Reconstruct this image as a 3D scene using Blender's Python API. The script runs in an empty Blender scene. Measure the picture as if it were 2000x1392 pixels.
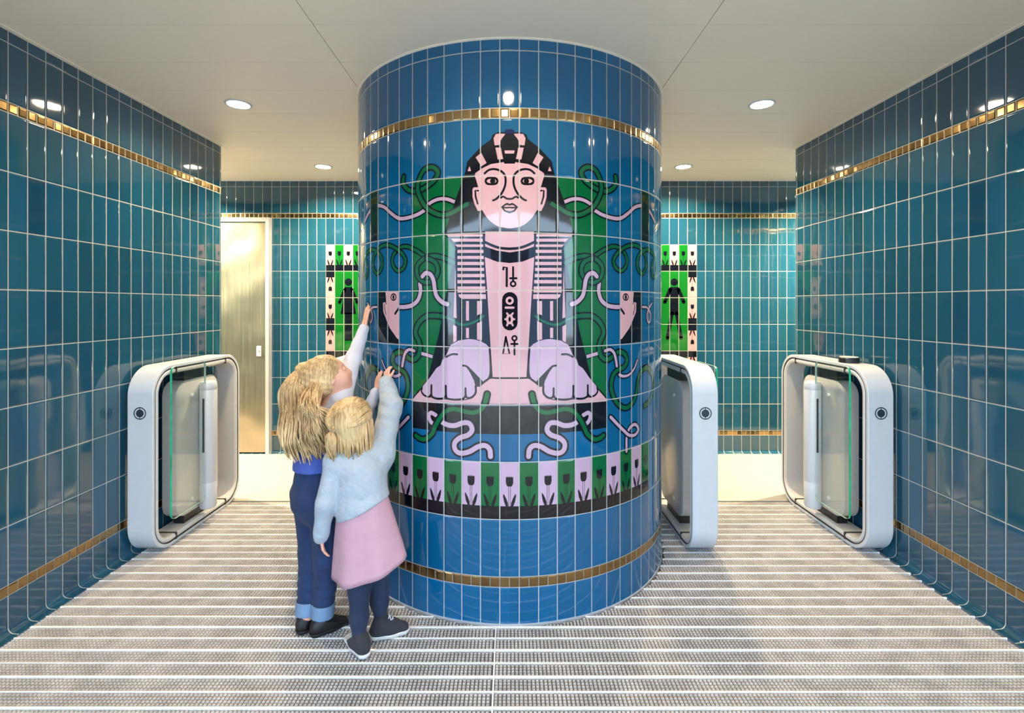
import bpy, bmesh, math, random
import numpy as np
from mathutils import Vector, Matrix
from mathutils.geometry import tessellate_polygon

sc = bpy.context.scene
COL = sc.collection
PI = math.pi
random.seed(7)

# ------------------------------------------------------------------ camera
F, CX, CY, H = 975.0, 997.0, 594.0, 1.396      # focal length and vanishing point of the 2000 x 1392 frame, eye height
cam = bpy.data.cameras.new('camera')
cam.sensor_width = 36.0
cam.lens = F / 2000 * 36
cam.shift_x = (1000 - CX) / 2000
cam.shift_y = -(696 - CY) / 2000
cam.clip_start = 0.05
camo = bpy.data.objects.new('camera', cam)
COL.objects.link(camo)
camo.location = (0, 0, H)
camo.rotation_euler = (PI / 2, 0, 0)
sc.camera = camo

# ------------------------------------------------------------------ daylight and exposure
world = bpy.data.worlds.new('daylight')
sc.world = world
world.use_nodes = True
bg = world.node_tree.nodes['Background']
bg.inputs[0].default_value = (0.60, 0.79, 1.0, 1)
bg.inputs[1].default_value = 4.0
sc.view_settings.view_transform = 'Standard'
sc.view_settings.look = 'None'
sc.view_settings.gamma = 1
sc.view_settings.exposure = 1.27
sc.view_settings.use_curve_mapping = False
sc.cycles.use_denoising = True
sc.cycles.max_bounces = 10
sc.cycles.diffuse_bounces = 5
sc.cycles.transparent_max_bounces = 12
sc.cycles.sample_clamp_indirect = 6.0

WARM = (1.0, 0.77, 0.47)
LAMP_W = 14.0

# ------------------------------------------------------------------ measurements
C = 2.555                       # ceiling
XW = 2.126                      # side walls at +-XW
YB = 4.70                       # back wall
YL, YR = 3.666, 3.72            # where the side walls end
TW = 0.0855                     # tile pitch
CR, CXC, CYC = 0.893, -0.004, 3.069
CW = 2 * PI * CR / 66
MATY = 3.545
YF = 0.30                       # entrance
GB0, GB1, GT0, GT1, TL = .1625, .207, 2.207, 2.2517, 2.5017

def px(x, y, Y):
    """the point at depth Y that the frame's pixel (x, y) looks at"""
    return Vector(((x - CX) * Y / F, Y, H - (y - CY) * Y / F))

# ------------------------------------------------------------------ helpers
def tag(o, label=None, cat=None, group=None, kind=None):
    if label: o['label'] = label
    if cat: o['category'] = cat
    if group: o['group'] = group
    if kind: o['kind'] = kind
    return o

def empty(name, loc, label=None, cat=None, group=None, rz=0):
    o = bpy.data.objects.new(name, None)
    o.empty_display_size = .1
    COL.objects.link(o)
    o.location = loc
    o.rotation_euler = (0, 0, rz)
    return tag(o, label, cat, group)

def link(name, me, mats, parent=None, smooth=False):
    if not isinstance(mats, (list, tuple)): mats = [mats]
    for m in mats: me.materials.append(m)
    if smooth: me.polygons.foreach_set('use_smooth', [True] * len(me.polygons))
    o = bpy.data.objects.new(name, me)
    COL.objects.link(o)
    if parent: o.parent = parent
    return o

def pyobj(name, V, Fc, mats, parent=None, smooth=False, mi=None):
    me = bpy.data.meshes.new(name)
    me.from_pydata([tuple(v) for v in V], [], Fc)
    if mi is not None: me.polygons.foreach_set('material_index', mi)
    me.update()
    return link(name, me, mats, parent, smooth)

class MB:
    def __init__(s): s.V, s.F, s.M = [], [], []
    def add(s, V, Fc, m=0):
        n = len(s.V)
        s.V += [tuple(v) for v in V]
        s.F += [tuple(i + n for i in f) for f in Fc]
        s.M += [m] * len(Fc)
    def box(s, x0, x1, y0, y1, z0, z1, m=0):
        V = [(x, y, z) for x in (x0, x1) for y in (y0, y1) for z in (z0, z1)]
        s.add(V, [(0, 1, 3, 2), (4, 6, 7, 5), (0, 4, 5, 1), (2, 3, 7, 6), (0, 2, 6, 4), (1, 5, 7, 3)], m)
    def rbox(s, x0, x1, y0, y1, z0, z1, b, m=0):
        bm = bmesh.new()
        bmesh.ops.create_cube(bm, size=1)
        for v in bm.verts:
            v.co = ((x0 + x1) / 2 + v.co.x * (x1 - x0), (y0 + y1) / 2 + v.co.y * (y1 - y0), (z0 + z1) / 2 + v.co.z * (z1 - z0))
        bmesh.ops.bevel(bm, geom=bm.edges[:], offset=b, segments=3, affect='EDGES')
        bm.verts.index_update()
        s.add([v.co.copy() for v in bm.verts], [[v.index for v in f.verts] for f in bm.faces], m)
        bm.free()
    def lathe(s, c, prof, n=32, m=0, axis='z', cap=True):
        """prof: (radius, height) pairs"""
        V, Fc = [], []
        for r, h in prof:
            for i in range(n):
                a = 2 * PI * i / n
                p = (r * math.cos(a), r * math.sin(a), h)
                if axis == 'y': p = (p[0], h, p[1])
                V.append((c[0] + p[0], c[1] + p[1], c[2] + p[2]))
        for k in range(len(prof) - 1):
            for i in range(n):
                j = (i + 1) % n
                f = (k * n + i, k * n + j, k * n + n + j, k * n + n + i)
                Fc.append(f if axis == 'z' else f[::-1])
        if cap:
            a, b = tuple(range(n))[::-1], tuple(range((len(prof) - 1) * n, len(prof) * n))
            Fc += [a, b] if axis == 'z' else [a[::-1], b[::-1]]
        s.add(V, Fc, m)
    def tube(s, P, R, n=6, m=0):
        P = [Vector(p) for p in P]
        V, Fc = [], []
        up = Vector((0, 0, 1))
        prev = None
        for i, p in enumerate(P):
            t = (P[min(i + 1, len(P) - 1)] - P[max(i - 1, 0)]).normalized()
            if prev is None:
                a = t.cross(up if abs(t.z) < .9 else Vector((1, 0, 0))).normalized()
            else:
                a = (prev - t * prev.dot(t)).normalized()
            prev = a
            b = t.cross(a)
            for k in range(n):
                q = 2 * PI * k / n
                V.append(p + (a * math.cos(q) + b * math.sin(q)) * R[i])
        for i in range(len(P) - 1):
            for k in range(n):
                j = (k + 1) % n
                Fc.append((i * n + k, i * n + j, i * n + n + j, i * n + n + k))
        Fc += [tuple(range(n))[::-1], tuple(range((len(P) - 1) * n, len(P) * n))]
        s.add(V, Fc, m)
    def build(s, name, mats, parent=None, smooth=False):
        return pyobj(name, s.V, s.F, mats, parent, smooth, s.M)

def smooth_by_angle(o, deg=35):
    me = o.data
    me.polygons.foreach_set('use_smooth', [True] * len(me.polygons))
    bm = bmesh.new(); bm.from_mesh(me)
    for e in bm.edges:
        e.smooth = len(e.link_faces) != 2 or e.calc_face_angle(0) < math.radians(deg)
    bm.to_mesh(me); bm.free()
    return o

# ------------------------------------------------------------------ materials
class N:
    """a short hand for wiring nodes"""
    def __init__(s, tree): s.t = tree
    def node(s, kind, **kw):
        n = s.t.nodes.new(kind)
        for k, v in kw.items(): setattr(n, k, v)
        return n
    def put(s, sock, v):
        if isinstance(v, bpy.types.NodeSocket): s.t.links.new(v, sock)
        else: sock.default_value = v
    def math(s, op, a, b=None, c=None):
        n = s.node('ShaderNodeMath', operation=op)
        for i, v in enumerate((a, b, c)):
            if v is not None: s.put(n.inputs[i], v)
        return n.outputs[0]
    def mix(s, f, a, b, blend='MIX'):
        n = s.node('ShaderNodeMix', data_type='RGBA', blend_type=blend)
        s.put(n.inputs[0], f); s.put(n.inputs[6], a); s.put(n.inputs[7], b)
        return n.outputs[2]
    def range(s, v, a, b, c=0., d=1., smooth=True):
        n = s.node('ShaderNodeMapRange', interpolation_type='SMOOTHSTEP' if smooth else 'LINEAR')
        for i, x in enumerate((v, a, b, c, d)): s.put(n.inputs[i], x)
        return n.outputs[0]
    def noise(s, scale, detail=2, vec=None, dims='3D'):
        n = s.node('ShaderNodeTexNoise', noise_dimensions=dims)
        n.inputs['Scale'].default_value = scale
        n.inputs['Detail'].default_value = detail
        if vec is not None: s.t.links.new(vec, n.inputs['Vector'])
        return n.outputs[0]
    def bump(s, h, dist=.01, strength=1.):
        n = s.node('ShaderNodeBump')
        n.inputs['Strength'].default_value = strength
        n.inputs['Distance'].default_value = dist
        s.put(n.inputs['Height'], h)
        return n.outputs[0]

def new_mat(name):
    m = bpy.data.materials.new(name)
    m.use_nodes = True
    n = N(m.node_tree)
    return m, n, m.node_tree.nodes['Principled BSDF']

def rgba(c): return (c[0], c[1], c[2], 1)

def mat(name, col, rough=.5, metal=0., noise=0., nscale=40., bump=0., bscale=200., spec=.5, sheen=0.):
    m, n, b = new_mat(name)
    b.inputs['Roughness'].default_value = rough
    b.inputs['Metallic'].default_value = metal
    b.inputs['Specular IOR Level'].default_value = spec
    b.inputs['Sheen Weight'].default_value = sheen
    co = n.node('ShaderNodeTexCoord').outputs['Object']
    v = n.noise(nscale, 3, co)
    n.put(b.inputs['Base Color'], n.mix(n.range(v, .3, .7), rgba([c * (1 - noise) for c in col]), rgba([min(1, c * (1 + noise)) for c in col])))
    if bump:
        n.put(b.inputs['Normal'], n.bump(n.noise(bscale, 2, co), bump))
    return m

def tile_mat(name, col, w=TW, h=.25, vary=.12, rough=.055, wob=1., grout=(.41, .41, .385), metal=0., half=.0020, shift=(0, 0, 0), tilt=.0005, spec=.6):
    """glazed tile: UV are counted in tiles, whole numbers on the joints"""
    m, n, b = new_mat(name)
    uv = n.node('ShaderNodeUVMap', uv_map='tile').outputs[0]
    sep = n.node('ShaderNodeSeparateXYZ'); n.put(sep.inputs[0], uv)
    u, v = sep.outputs[0], sep.outputs[1]
    fu, fv = n.math('FRACT', u), n.math('FRACT', v)
    du = n.math('MULTIPLY', n.math('MINIMUM', fu, n.math('SUBTRACT', 1., fu)), w)
    dv = n.math('MULTIPLY', n.math('MINIMUM', fv, n.math('SUBTRACT', 1., fv)), h)
    d = n.math('MINIMUM', du, dv)
    joint = n.range(d, half - .0007, half + .0007, 1., 0.)
    ids = n.node('ShaderNodeCombineXYZ')
    n.put(ids.inputs[0], n.math('FLOOR', u)); n.put(ids.inputs[1], n.math('FLOOR', v))
    wn = n.node('ShaderNodeTexWhiteNoise', noise_dimensions='3D'); n.put(wn.inputs[0], ids.outputs[0])
    r = wn.outputs['Value']
    rs = n.node('ShaderNodeSeparateColor'); n.put(rs.inputs[0], wn.outputs['Color'])
    base = n.mix(r, rgba([c * (1 - vary) for c in col]), rgba([min(1, c * (1 + vary)) for c in col]))
    if any(shift):
        base = n.mix(n.math('MULTIPLY', rs.outputs[2], .55), base, rgba(shift))
    co = n.node('ShaderNodeTexCoord').outputs['Object']
    mot = n.noise(14, 3, co)
    base = n.mix(n.math('MULTIPLY', mot, .10), base, rgba([c * .5 for c in col]))
    n.put(b.inputs['Base Color'], n.mix(joint, base, rgba(grout)))
    n.put(b.inputs['Roughness'], n.range(joint, 0, 1, rough, .6))
    b.inputs['Metallic'].default_value = metal
    b.inputs['Specular IOR Level'].default_value = spec
    pil = n.range(d, half - .001, half + .0065)                       # rounded tile edge
    hh = n.math('MULTIPLY', pil, .0012)
    wv = n.noise(5.5, 1, co)                                          # slow waves of the glaze
    hh = n.math('ADD', hh, n.math('MULTIPLY', wv, .0016 * wob))
    tx = n.math('MULTIPLY', n.math('SUBTRACT', fu, .5), n.math('SUBTRACT', rs.outputs[0], .5))
    ty = n.math('MULTIPLY', n.math('SUBTRACT', fv, .5), n.math('SUBTRACT', rs.outputs[1], .5))
    hh = n.math('ADD', hh, n.math('MULTIPLY', n.math('ADD', tx, n.math('MULTIPLY', ty, 2.)), tilt))
    n.put(b.inputs['Normal'], n.bump(hh, 1.0))
    return m

M = {}
M['wall_tile'] = tile_mat('teal_glazed_tile', (.009, .064, .126), vary=.24, shift=(.014, .084, .116), spec=.85, tilt=.0009)
M['col_tile'] = tile_mat('blue_glazed_tile', (.0015, .094, .225), w=CW, vary=.08, tilt=.0006)
M['gold'] = tile_mat('gold_mosaic_tile', (.38, .25, .11), w=TW / 2, h=GB1 - GB0, vary=.16, rough=.2, metal=1., half=.0019, tilt=.0035, wob=2.)
M['gold_c'] = tile_mat('gold_mosaic_tile_round', (.38, .25, .11), w=CW / 2, h=GB1 - GB0, vary=.16, rough=.2, metal=1., half=.0019, tilt=.0035, wob=2.)
PINK, LIT_PINK, GREEN, INK, INDIGO, DGREEN = (.56, .335, .385), (.46, .325, .455), (.001, .105, .030), (.003, .004, .008), (.004, .010, .07), (.002, .025, .010)  # second tone is the same pink paint with cool daylight put into its colour
def art_mats(pref, w, pink=PINK, green=GREEN):
    return {k: tile_mat(pref + k, c, w=w, vary=.03, tilt=.0006) for k, c in
            dict(pink=pink, lilac=LIT_PINK, green=green, ink=INK, indigo=INDIGO, dgreen=DGREEN, vine=(.002, .10, .040)).items()}
ART = art_mats('mural_', CW)
SIGN = art_mats('sign_', TW, (.55, .30, .32), (.004, .13, .012))
M['ceil'] = mat('white_ceiling_panel', (.84, .76, .65), .45, noise=.01)
M['white'] = mat('white_lacquer', (.58, .62, .675), .32, noise=.015, nscale=20)
M['white2'] = mat('pale_plastic', (.62, .62, .62), .3, noise=.02)
M['steel_panel'] = mat('pale_coated_panel', (.60, .60, .60), .28, metal=.25, noise=.02)
M['black'] = mat('black_plastic', (.012, .012, .014), .35)
M['dark'] = mat('dark_gasket', (.03, .028, .028), .5)
M['navy_badge'] = mat('dark_badge_print', (.02, .03, .05), .3)
M['alu'] = mat('aluminium_bar', (.90, .88, .86), .35, metal=.1, noise=.04, nscale=60)
M['tread'] = mat('grey_brush_tread', (.43, .41, .405), .6, noise=.15, nscale=9, bump=.002, bscale=500)
M['strip'] = mat('grey_tread_strip', (.10, .095, .10), .7)
M['treadbase'] = mat('dark_mat_base', (.05, .048, .05), .8)
M['pave'] = mat('grey_paving', (.42, .36, .29), .8, noise=.2, nscale=3)
M['added_facade'] = mat('added_street_facade', (.22, .28, .37), .8, noise=.1, nscale=2)  # for the unseen house front added for its reflection
M['trim'] = mat('pale_trim_metal', (.75, .76, .78), .3, metal=.6)

def terrazzo():
    m, n, b = new_mat('cream_terrazzo')
    co = n.node('ShaderNodeTexCoord').outputs['Object']
    vo = n.node('ShaderNodeTexVoronoi'); vo.inputs['Scale'].default_value = 70
    n.put(vo.inputs['Vector'], co)
    sp = n.node('ShaderNodeSeparateColor'); n.put(sp.inputs[0], vo.outputs['Color'])
    chip = n.math('MULTIPLY', n.math('GREATER_THAN', sp.outputs[0], .80), n.range(vo.outputs['Distance'], .30, .36, 1., 0.))
    c = n.mix(sp.outputs[1], rgba((.20, .15, .09)), rgba((.46, .42, .36)))
    n.put(b.inputs['Base Color'], n.mix(n.math('MULTIPLY', chip, .7), rgba((.35, .335, .31)), c))
    b.inputs['Roughness'].default_value = .35
    return m
M['terrazzo'] = terrazzo()

def brushed():
    m, n, b = new_mat('brushed_steel')
    co = n.node('ShaderNodeTexCoord').outputs['Object']
    mp = n.node('ShaderNodeMapping'); mp.inputs['Scale'].default_value = (220, 220, 2)
    n.put(mp.inputs[0], co)
    v = n.noise(1, 3, mp.outputs[0])
    n.put(b.inputs['Base Color'], n.mix(v, rgba((.48, .41, .30)), rgba((.60, .52, .39))))
    b.inputs['Metallic'].default_value = 1
    n.put(b.inputs['Roughness'], n.range(v, 0, 1, .30, .44))
    n.put(b.inputs['Normal'], n.bump(n.noise(2.2, 1, co), .05))
    return m
M['steel'] = brushed()

def clear_glass():
    m = bpy.data.materials.new('clear_green_glass'); m.use_nodes = True
    n = N(m.node_tree)
    for x in list(m.node_tree.nodes): m.node_tree.nodes.remove(x)
    out = n.node('ShaderNodeOutputMaterial')
    tr = n.node('ShaderNodeBsdfTransparent'); tr.inputs[0].default_value = (.955, .975, .962, 1)
    gl = n.node('ShaderNodeBsdfGlossy'); gl.inputs['Roughness'].default_value = .02
    geo = n.node('ShaderNodeNewGeometry')
    fr = n.node('ShaderNodeFresnel'); n.put(fr.inputs[0], n.range(geo.outputs['Backfacing'], 0., 1., 1.45, 1 / 1.45, False))
    mx = n.node('ShaderNodeMixShader')
    n.put(mx.inputs[0], fr.outputs[0])
    n.put(mx.inputs[1], tr.outputs[0]); n.put(mx.inputs[2], gl.outputs[0]); n.put(out.inputs[0], mx.outputs[0])
    return m
M['glass'] = clear_glass()
M['glass_rim'] = mat('pale_glass_rim', (.38, .56, .50), .15)
M['glass_edge'] = mat('green_glass_edge', (.02, .42, .22), .12, noise=.3, nscale=9)

def glow(name, col, s):
    m, n, b = new_mat(name)
    n.put(b.inputs['Base Color'], rgba(col))
    n.put(b.inputs['Emission Color'], rgba(col)); b.inputs['Emission Strength'].default_value = s
    return m
M['lamp'] = glow('downlight_diffuser', (1, .86, .66), 26)

# ------------------------------------------------------------------ tiled surfaces
ROWS = [(0.0, GB0, 4 - GB0 / .25, 4.0, 0), (GB0, GB1, 0, 1, 1)] + \
       [(GB1 + .25 * k, GB1 + .25 * (k + 1), 5 + k, 6 + k, 0) for k in range(8)] + \
       [(GT0, GT1, 0, 1, 1), (GT1, TL, 20, 21, 0), (TL, C, 21, 21 + (C - TL) / .25, 0)]

def tiled(name, pts, mats, us, cove=True, kind='structure', normals=None, rows=ROWS, parent=None, smooth=False):
    """a wall standing on the plan polyline pts [(x, y)], us its running tile coordinate; cove: the foot curves out along the left normal"""
    me = bpy.data.meshes.new(name)
    V, Fc, UV, MI = [], [], [], []
    for i in range(len(pts) - 1):
        a, b = Vector(pts[i]), Vector(pts[i + 1])
        t = (b - a).normalized(); nr = Vector((-t.y, t.x))
        for z0, z1, v0, v1, mi in rows:
            if cove and z0 == 0.0:
                R, toe = .027, .019
                q9 = [PI / 2 * k / 8 for k in range(9)]
                prof = [(R + toe, 0.)] + [(R * (1 - math.sin(q)), R * (1 - math.cos(q)) + .0015) for q in q9]
                length = toe + R * PI / 2
                run = [0.] + [toe + R * q for q in q9]
                prof = [(o, z, v1 - (z1 - R + length - s_) / .25) for (o, z), s_ in zip(prof, run)]
                prof.append((0, z1, v1))
            else:
                prof = [(0, z0, v0), (0, z1, v1)]
            for (o0, za, va), (o1, zb, vb) in zip(prof, prof[1:]):
                n = len(V)
                V += [(a.x + nr.x * o0, a.y + nr.y * o0, za), (b.x + nr.x * o0, b.y + nr.y * o0, za), (b.x + nr.x * o1, b.y + nr.y * o1, zb), (a.x + nr.x * o1, a.y + nr.y * o1, zb)]
                Fc.append((n + 3, n + 2, n + 1, n))
                k = 2 if mi == 1 else 1
                UV += [(us[i] * k, vb), (us[i + 1] * k, vb), (us[i + 1] * k, va), (us[i] * k, va)]
                MI.append(mi)
    me.from_pydata(V, [], Fc)
    me.polygons.foreach_set('material_index', MI)
    lay = me.uv_layers.new(name='tile')
    lay.data.foreach_set('uv', [c for q in UV for c in q])
    me.update()
    o = link(name, me, mats, parent, smooth)
    if kind: o['kind'] = kind
    return o

WT = [M['wall_tile'], M['gold']]
def depth_u(y, y_line, pitch): return (y - y_line) / pitch
# left wall: its face looks to +X (left normal of a line drawn towards -Y)
tiled('wall_left', [(-XW, YL), (-XW, YF)], WT, [depth_u(YL, 2.1126, .0857), depth_u(YF, 2.1126, .0857)])
tiled('wall_right', [(XW, YF), (XW, YR)], WT, [depth_u(YF, 2.143, .0868), depth_u(YR, 2.143, .0868)])
u_back = lambda x: (x - (530.6 - CX) * YB / F) / .0851
tiled('wall_back', [(4.3, YB), (-4.3, YB)], WT, [u_back(4.3), u_back(-4.3)])
# the returns of the two side walls into the cross corridor
tiled('wall_left_return', [(-4.3, YL), (-XW, YL)], WT, [0, (4.3 - XW) / TW])
tiled('wall_right_return', [(XW, YR), (4.3, YR)], WT, [0, (4.3 - XW) / TW])
tiled('wall_corridor_left', [(-4.3, YB), (-4.3, YL)], WT, [0, 12])
tiled('wall_corridor_right', [(4.3, YR), (4.3, YB)], WT, [0, 12])

# floor: recessed under the mat, terrazzo behind it, paving outside
fm = MB()
def slab(x0, x1, y0, y1, z, m): fm.add([(x0, y0, z), (x1, y0, z), (x1, y1, z), (x0, y1, z)], [(0, 1, 2, 3)], m)
slab(-4.3, 4.3, MATY, YB, 0, 0)
slab(-XW, XW, YF, MATY, -.016, 1)
fm.add([(-XW, MATY, -.016), (XW, MATY, -.016), (XW, MATY, 0), (-XW, MATY, 0)], [(0, 1, 2, 3)], 0)
slab(-14, 14, -14, YF, -.016, 2)
fm.build('floor', [M['terrazzo'], M['treadbase'], M['pave']])['kind'] = 'structure'

# ceiling: long white panels with fine joints, one mesh
cm = MB()
ys = [2.07 + .3225 * k for k in range(-12, 9)]
xs = [-4.3, -.818, .815, 4.3]
g = .0016
for i in range(len(xs) - 1):
    for y0, y1 in zip([YF] + ys, ys + [YB]):
        if y1 - y0 < .02: continue
        cm.box(xs[i] + g, xs[i + 1] - g, y0 + g, min(y1, YB) - g, C, C + .02)
cm.box(-4.4, 4.4, YF, YB + .1, C + .02, C + .06, 1)
cm.build('ceiling', [M['ceil'], M['dark']])['kind'] = 'structure'
# slim shadow-gap angle where each side wall meets the ceiling
for nm, x0, x1, ye in (('trim_1', -XW, -XW + .022, YL), ('trim_2', XW - .022, XW, YR)):
    t = MB(); t.box(x0, x1, YF, ye + .05, C - .004, C); t.build(nm, M['ceil'])['kind'] = 'structure'
# outer face of the building either side of the entrance, unseen lintel added to shade the column's top
fb = MB(); fb.box(-7, -XW - .001, YF - .05, YF, -.016, 3.2); fb.box(XW + .001, 7, YF - .05, YF, -.016, 3.2); fb.box(-XW, XW, YF - .05, YF, 2.30, 3.2)
fb.build('wall_front', M['white2'])['kind'] = 'structure'

# unseen house front, black in the middle, added to shape the column's reflections
st = MB(); st.box(-9, -2.6, -9.6, -9, -.016, 3.4); st.box(2.6, 9, -9.6, -9, -.016, 3.4); st.box(-2.6, 2.6, -9.6, -9, 2.9, 3.4); st.box(-2.6, 2.6, -9.6, -9.3, -.016, 2.9, 1)
st.build('wall_street_added', [M['added_facade'], M['black']])['kind'] = 'structure'

# steel door in the back wall
d = MB(); dx1 = (522.8 - CX) * YB / F
d.rbox(-3.15, dx1, YB - .035, YB - .002, .012, 2.163, .003)
door = d.build('door_1', M['steel']); door['kind'] = 'structure'
t = MB(); t.box(dx1 + .002, dx1 + .034, YB - .05, YB - .001, 0, 2.205); t.box(-3.18, dx1 + .001, YB - .05, YB - .001, 2.166, 2.205)
tf = t.build('door_frame', M['trim'], door)
t = MB(); p = px(505.8, 685.5, YB - .035)
t.rbox(p.x - .022, p.x + .022, YB - .041, YB - .034, p.z - .048, p.z + .048, .0025, 0)
t.lathe((p.x, YB - .041, p.z + .015), [(.013, 0), (.013, -.012), (.010, -.014)], 20, 1, 'y')
t.build('door_lock', [M['white'], M['alu']], door)

# ------------------------------------------------------------------ entrance mat
def mat_section(name, x0, x1, label):
    root = empty(name, ((x0 + x1) / 2, 2.2, -.016), label, 'doormat')
    ox, oy, oz = root.location
    pitch, y_first = .0723, 2.163
    ks = range(-25, 20)
    bars = MB()
    RR = CR + .006
    def free(y0, y1):
        """x spans of [x0, x1] outside the column for a strip y0..y1"""
        dy = min(abs(y0 - CYC), abs(y1 - CYC)) if not (y0 < CYC < y1) else 0
        if dy >= RR: return [(x0, x1)]
        hw = math.sqrt(RR * RR - dy * dy)
        out = []
        if CXC - hw > x0: out.append((x0, min(x1, CXC - hw)))
        if CXC + hw < x1: out.append((max(x0, CXC + hw), x1))
        return out
    bx = []; strips = MB()
    for k in ks:
        y = y_first + pitch * k
        if y > MATY - .01: continue
        thick = k % 2 == 0
        hb = .0046 if thick else .0020
        for a, b in free(y - hb, y + hb):
            bars.box(a - ox, b - ox, y - hb - oy, y + hb - oy, 0, .016)
        ya, yb = y + (.0082 if thick else .005), y + pitch - (.005 if thick else .0082)
        if yb > MATY: continue
        n = 4; st = (yb - ya) / n
        for a, b in free(ya, yb): strips.box(a - ox, b - ox, ya - oy, yb - oy, 0, .0085)
        cx = np.arange(x0 + .008, x1 - .006, .0152)
        for j in range(n):
            yc = ya + st * (j + .5)
            ok = (cx - CXC) ** 2 + (yc - CYC) ** 2 > (RR + .006) ** 2
            bx.append(np.stack([cx[ok], np.full(ok.sum(), yc)], 1))
    o = bars.build('aluminium_bars', M['alu'], root)
    strips.build('tread_strips', M['strip'], root)
    bx = np.concatenate(bx)
    hx, hy = .0058, .0050
    base = np.array([(-hx, -hy, 0), (hx, -hy, 0), (hx, hy, 0), (-hx, hy, 0), (-hx * .8, -hy * .8, 1), (hx * .8, -hy * .8, 1), (hx * .8, hy * .8, 1), (-hx * .8, hy * .8, 1)])
    V = np.zeros((len(bx), 8, 3))
    V[:, :, 0] = bx[:, None, 0] + base[None, :, 0] - ox
    V[:, :, 1] = bx[:, None, 1] + base[None, :, 1] - oy
    V[:, :, 2] = .0083 + base[None, :, 2] * .0062
    q = np.array([(4, 5, 6, 7), (0, 1, 5, 4), (1, 2, 6, 5), (2, 3, 7, 6), (3, 0, 4, 7)])
    Fq = (q[None] + (np.arange(len(bx)) * 8)[:, None, None]).reshape(-1)
    me = bpy.data.meshes.new('brush_treads')
    me.vertices.add(len(bx) * 8); me.vertices.foreach_set('co', V.reshape(-1))
    me.loops.add(len(Fq)); me.loops.foreach_set('vertex_index', Fq)
    nf = len(Fq) // 4
    me.polygons.add(nf); me.polygons.foreach_set('loop_start', np.arange(nf) * 4)
    me.update(calc_edges=True); me.validate()
    tr = link('brush_treads', me, M['tread'], root)
    return root
SEAM = -.063
mat_section('entrance_mat', -XW + .047, SEAM - .003, 'ribbed grey entrance mat section on the left of the centre seam')
mat_section('entrance_mat', SEAM + .003, XW - .047, 'ribbed grey entrance mat section on the right of the centre seam')
t = MB(); t.box(SEAM - .0028, SEAM + .0028, YF + .1, CYC - CR - .008, -.0155, .0006)
tag(t.build('mat_seam_strip', M['alu']), 'thin pale metal strip between the two mat sections, running from the column', 'strip')

# ------------------------------------------------------------------ column
column = empty('round_column', (CXC, CYC, 0), 'large round blue-tiled column with a sphinx picture, standing in the middle of the room', 'column')
NSEG = 66 * 4
def th_pt(u, z, r=CR):
    """u metres round the column from its front, z up -> point in the column's own space"""
    a = u / CR
    return (r * math.sin(a), -r * math.cos(a), z)

def ring_strip(name, rows, mats, parent):
    V, Fc, UV, MI, NO = [], [], [], [], []
    for z0, z1, v0, v1, mi in rows:
        for s in range(NSEG):
            n = len(V)
            ta, tb = (s / 4, (s + 1) / 4)
            for t, z in ((ta, z0), (tb, z0), (tb, z1), (ta, z1)):
                V.append(th_pt(t * CW, z)); a = t * CW / CR
                NO.append((math.sin(a), -math.cos(a), 0))
            Fc.append((n, n + 1, n + 2, n + 3))
            k = 2 if mi else 1
            UV += [((ta + .5) * k, v0), ((tb + .5) * k, v0), ((tb + .5) * k, v1), ((ta + .5) * k, v1)]
    me = bpy.data.meshes.new(name)
    me.from_pydata(V, [], Fc)
    lay = me.uv_layers.new(name='tile'); lay.data.foreach_set('uv', [c for q in UV for c in q])
    me.update()
    o = link(name, me, mats, parent, True)
    me.normals_split_custom_set_from_vertices(NO)
    return o
ring_strip('tiled_shaft', [r for r in ROWS if r[4] == 0], M['col_tile'], column)
ring_strip('gold_band', [ROWS[1]], M['gold_c'], column)['label'] = 'lower gold mosaic band'
ring_strip('gold_band', [r for r in ROWS if r[4] == 1][1:], M['gold_c'], column)['label'] = 'upper gold mosaic band'
t = MB(); t.lathe((0, 0, 0), [(CR - .01, C - .0005), (CR + .014, C - .0005), (CR + .016, C - .002), (CR + .014, C - .0045), (CR - .01, C - .0045)], 160, 0, cap=False)
t.build('ceiling_collar', M['ceil'], column, True)
t = MB(); t.lathe((0, 0, 0), [(CR - .01, -.0158), (CR + .0042, -.0158), (CR + .0042, .0028), (CR + .001, .0034), (CR - .01, .0034)], 160, 0, cap=False)
t.build('base_trim', M['trim'], column)

def vt(z): return (z - GB1) / .25
def hit(x, y):
    """(u, z, depth) where the frame's pixel (x, y) meets the column"""
    k = (x - CX) / F
    a, b, c = 1 + k * k, -2 * (k * CXC + CYC), CXC ** 2 + CYC ** 2 - CR ** 2
    D = max(b * b - 4 * a * c, 0)
    t = (-b - math.sqrt(D)) / (2 * a)
    return math.atan2(k * t - CXC, CYC - t) * CR, H - (y - CY) * t / F, t

CROPS = {1: (800, 240, 4.9725), 3: (1000, 300, 4.0938), 4: (820, 440, 4.639), 6: (1000, 640, 4.64)}
def W(crop, pts):
    x0, y0, s = CROPS[crop]
    out = []
    for x, y in pts:
        u, z, t = hit(x0 + x / s, y0 + y / s)
        out.append((u, z))
    return out
def WW(crop, w, near):
    x0, y0, s = CROPS[crop]
    return w / s * hit(x0 + near[0] / s, 600)[2] / F

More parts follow.
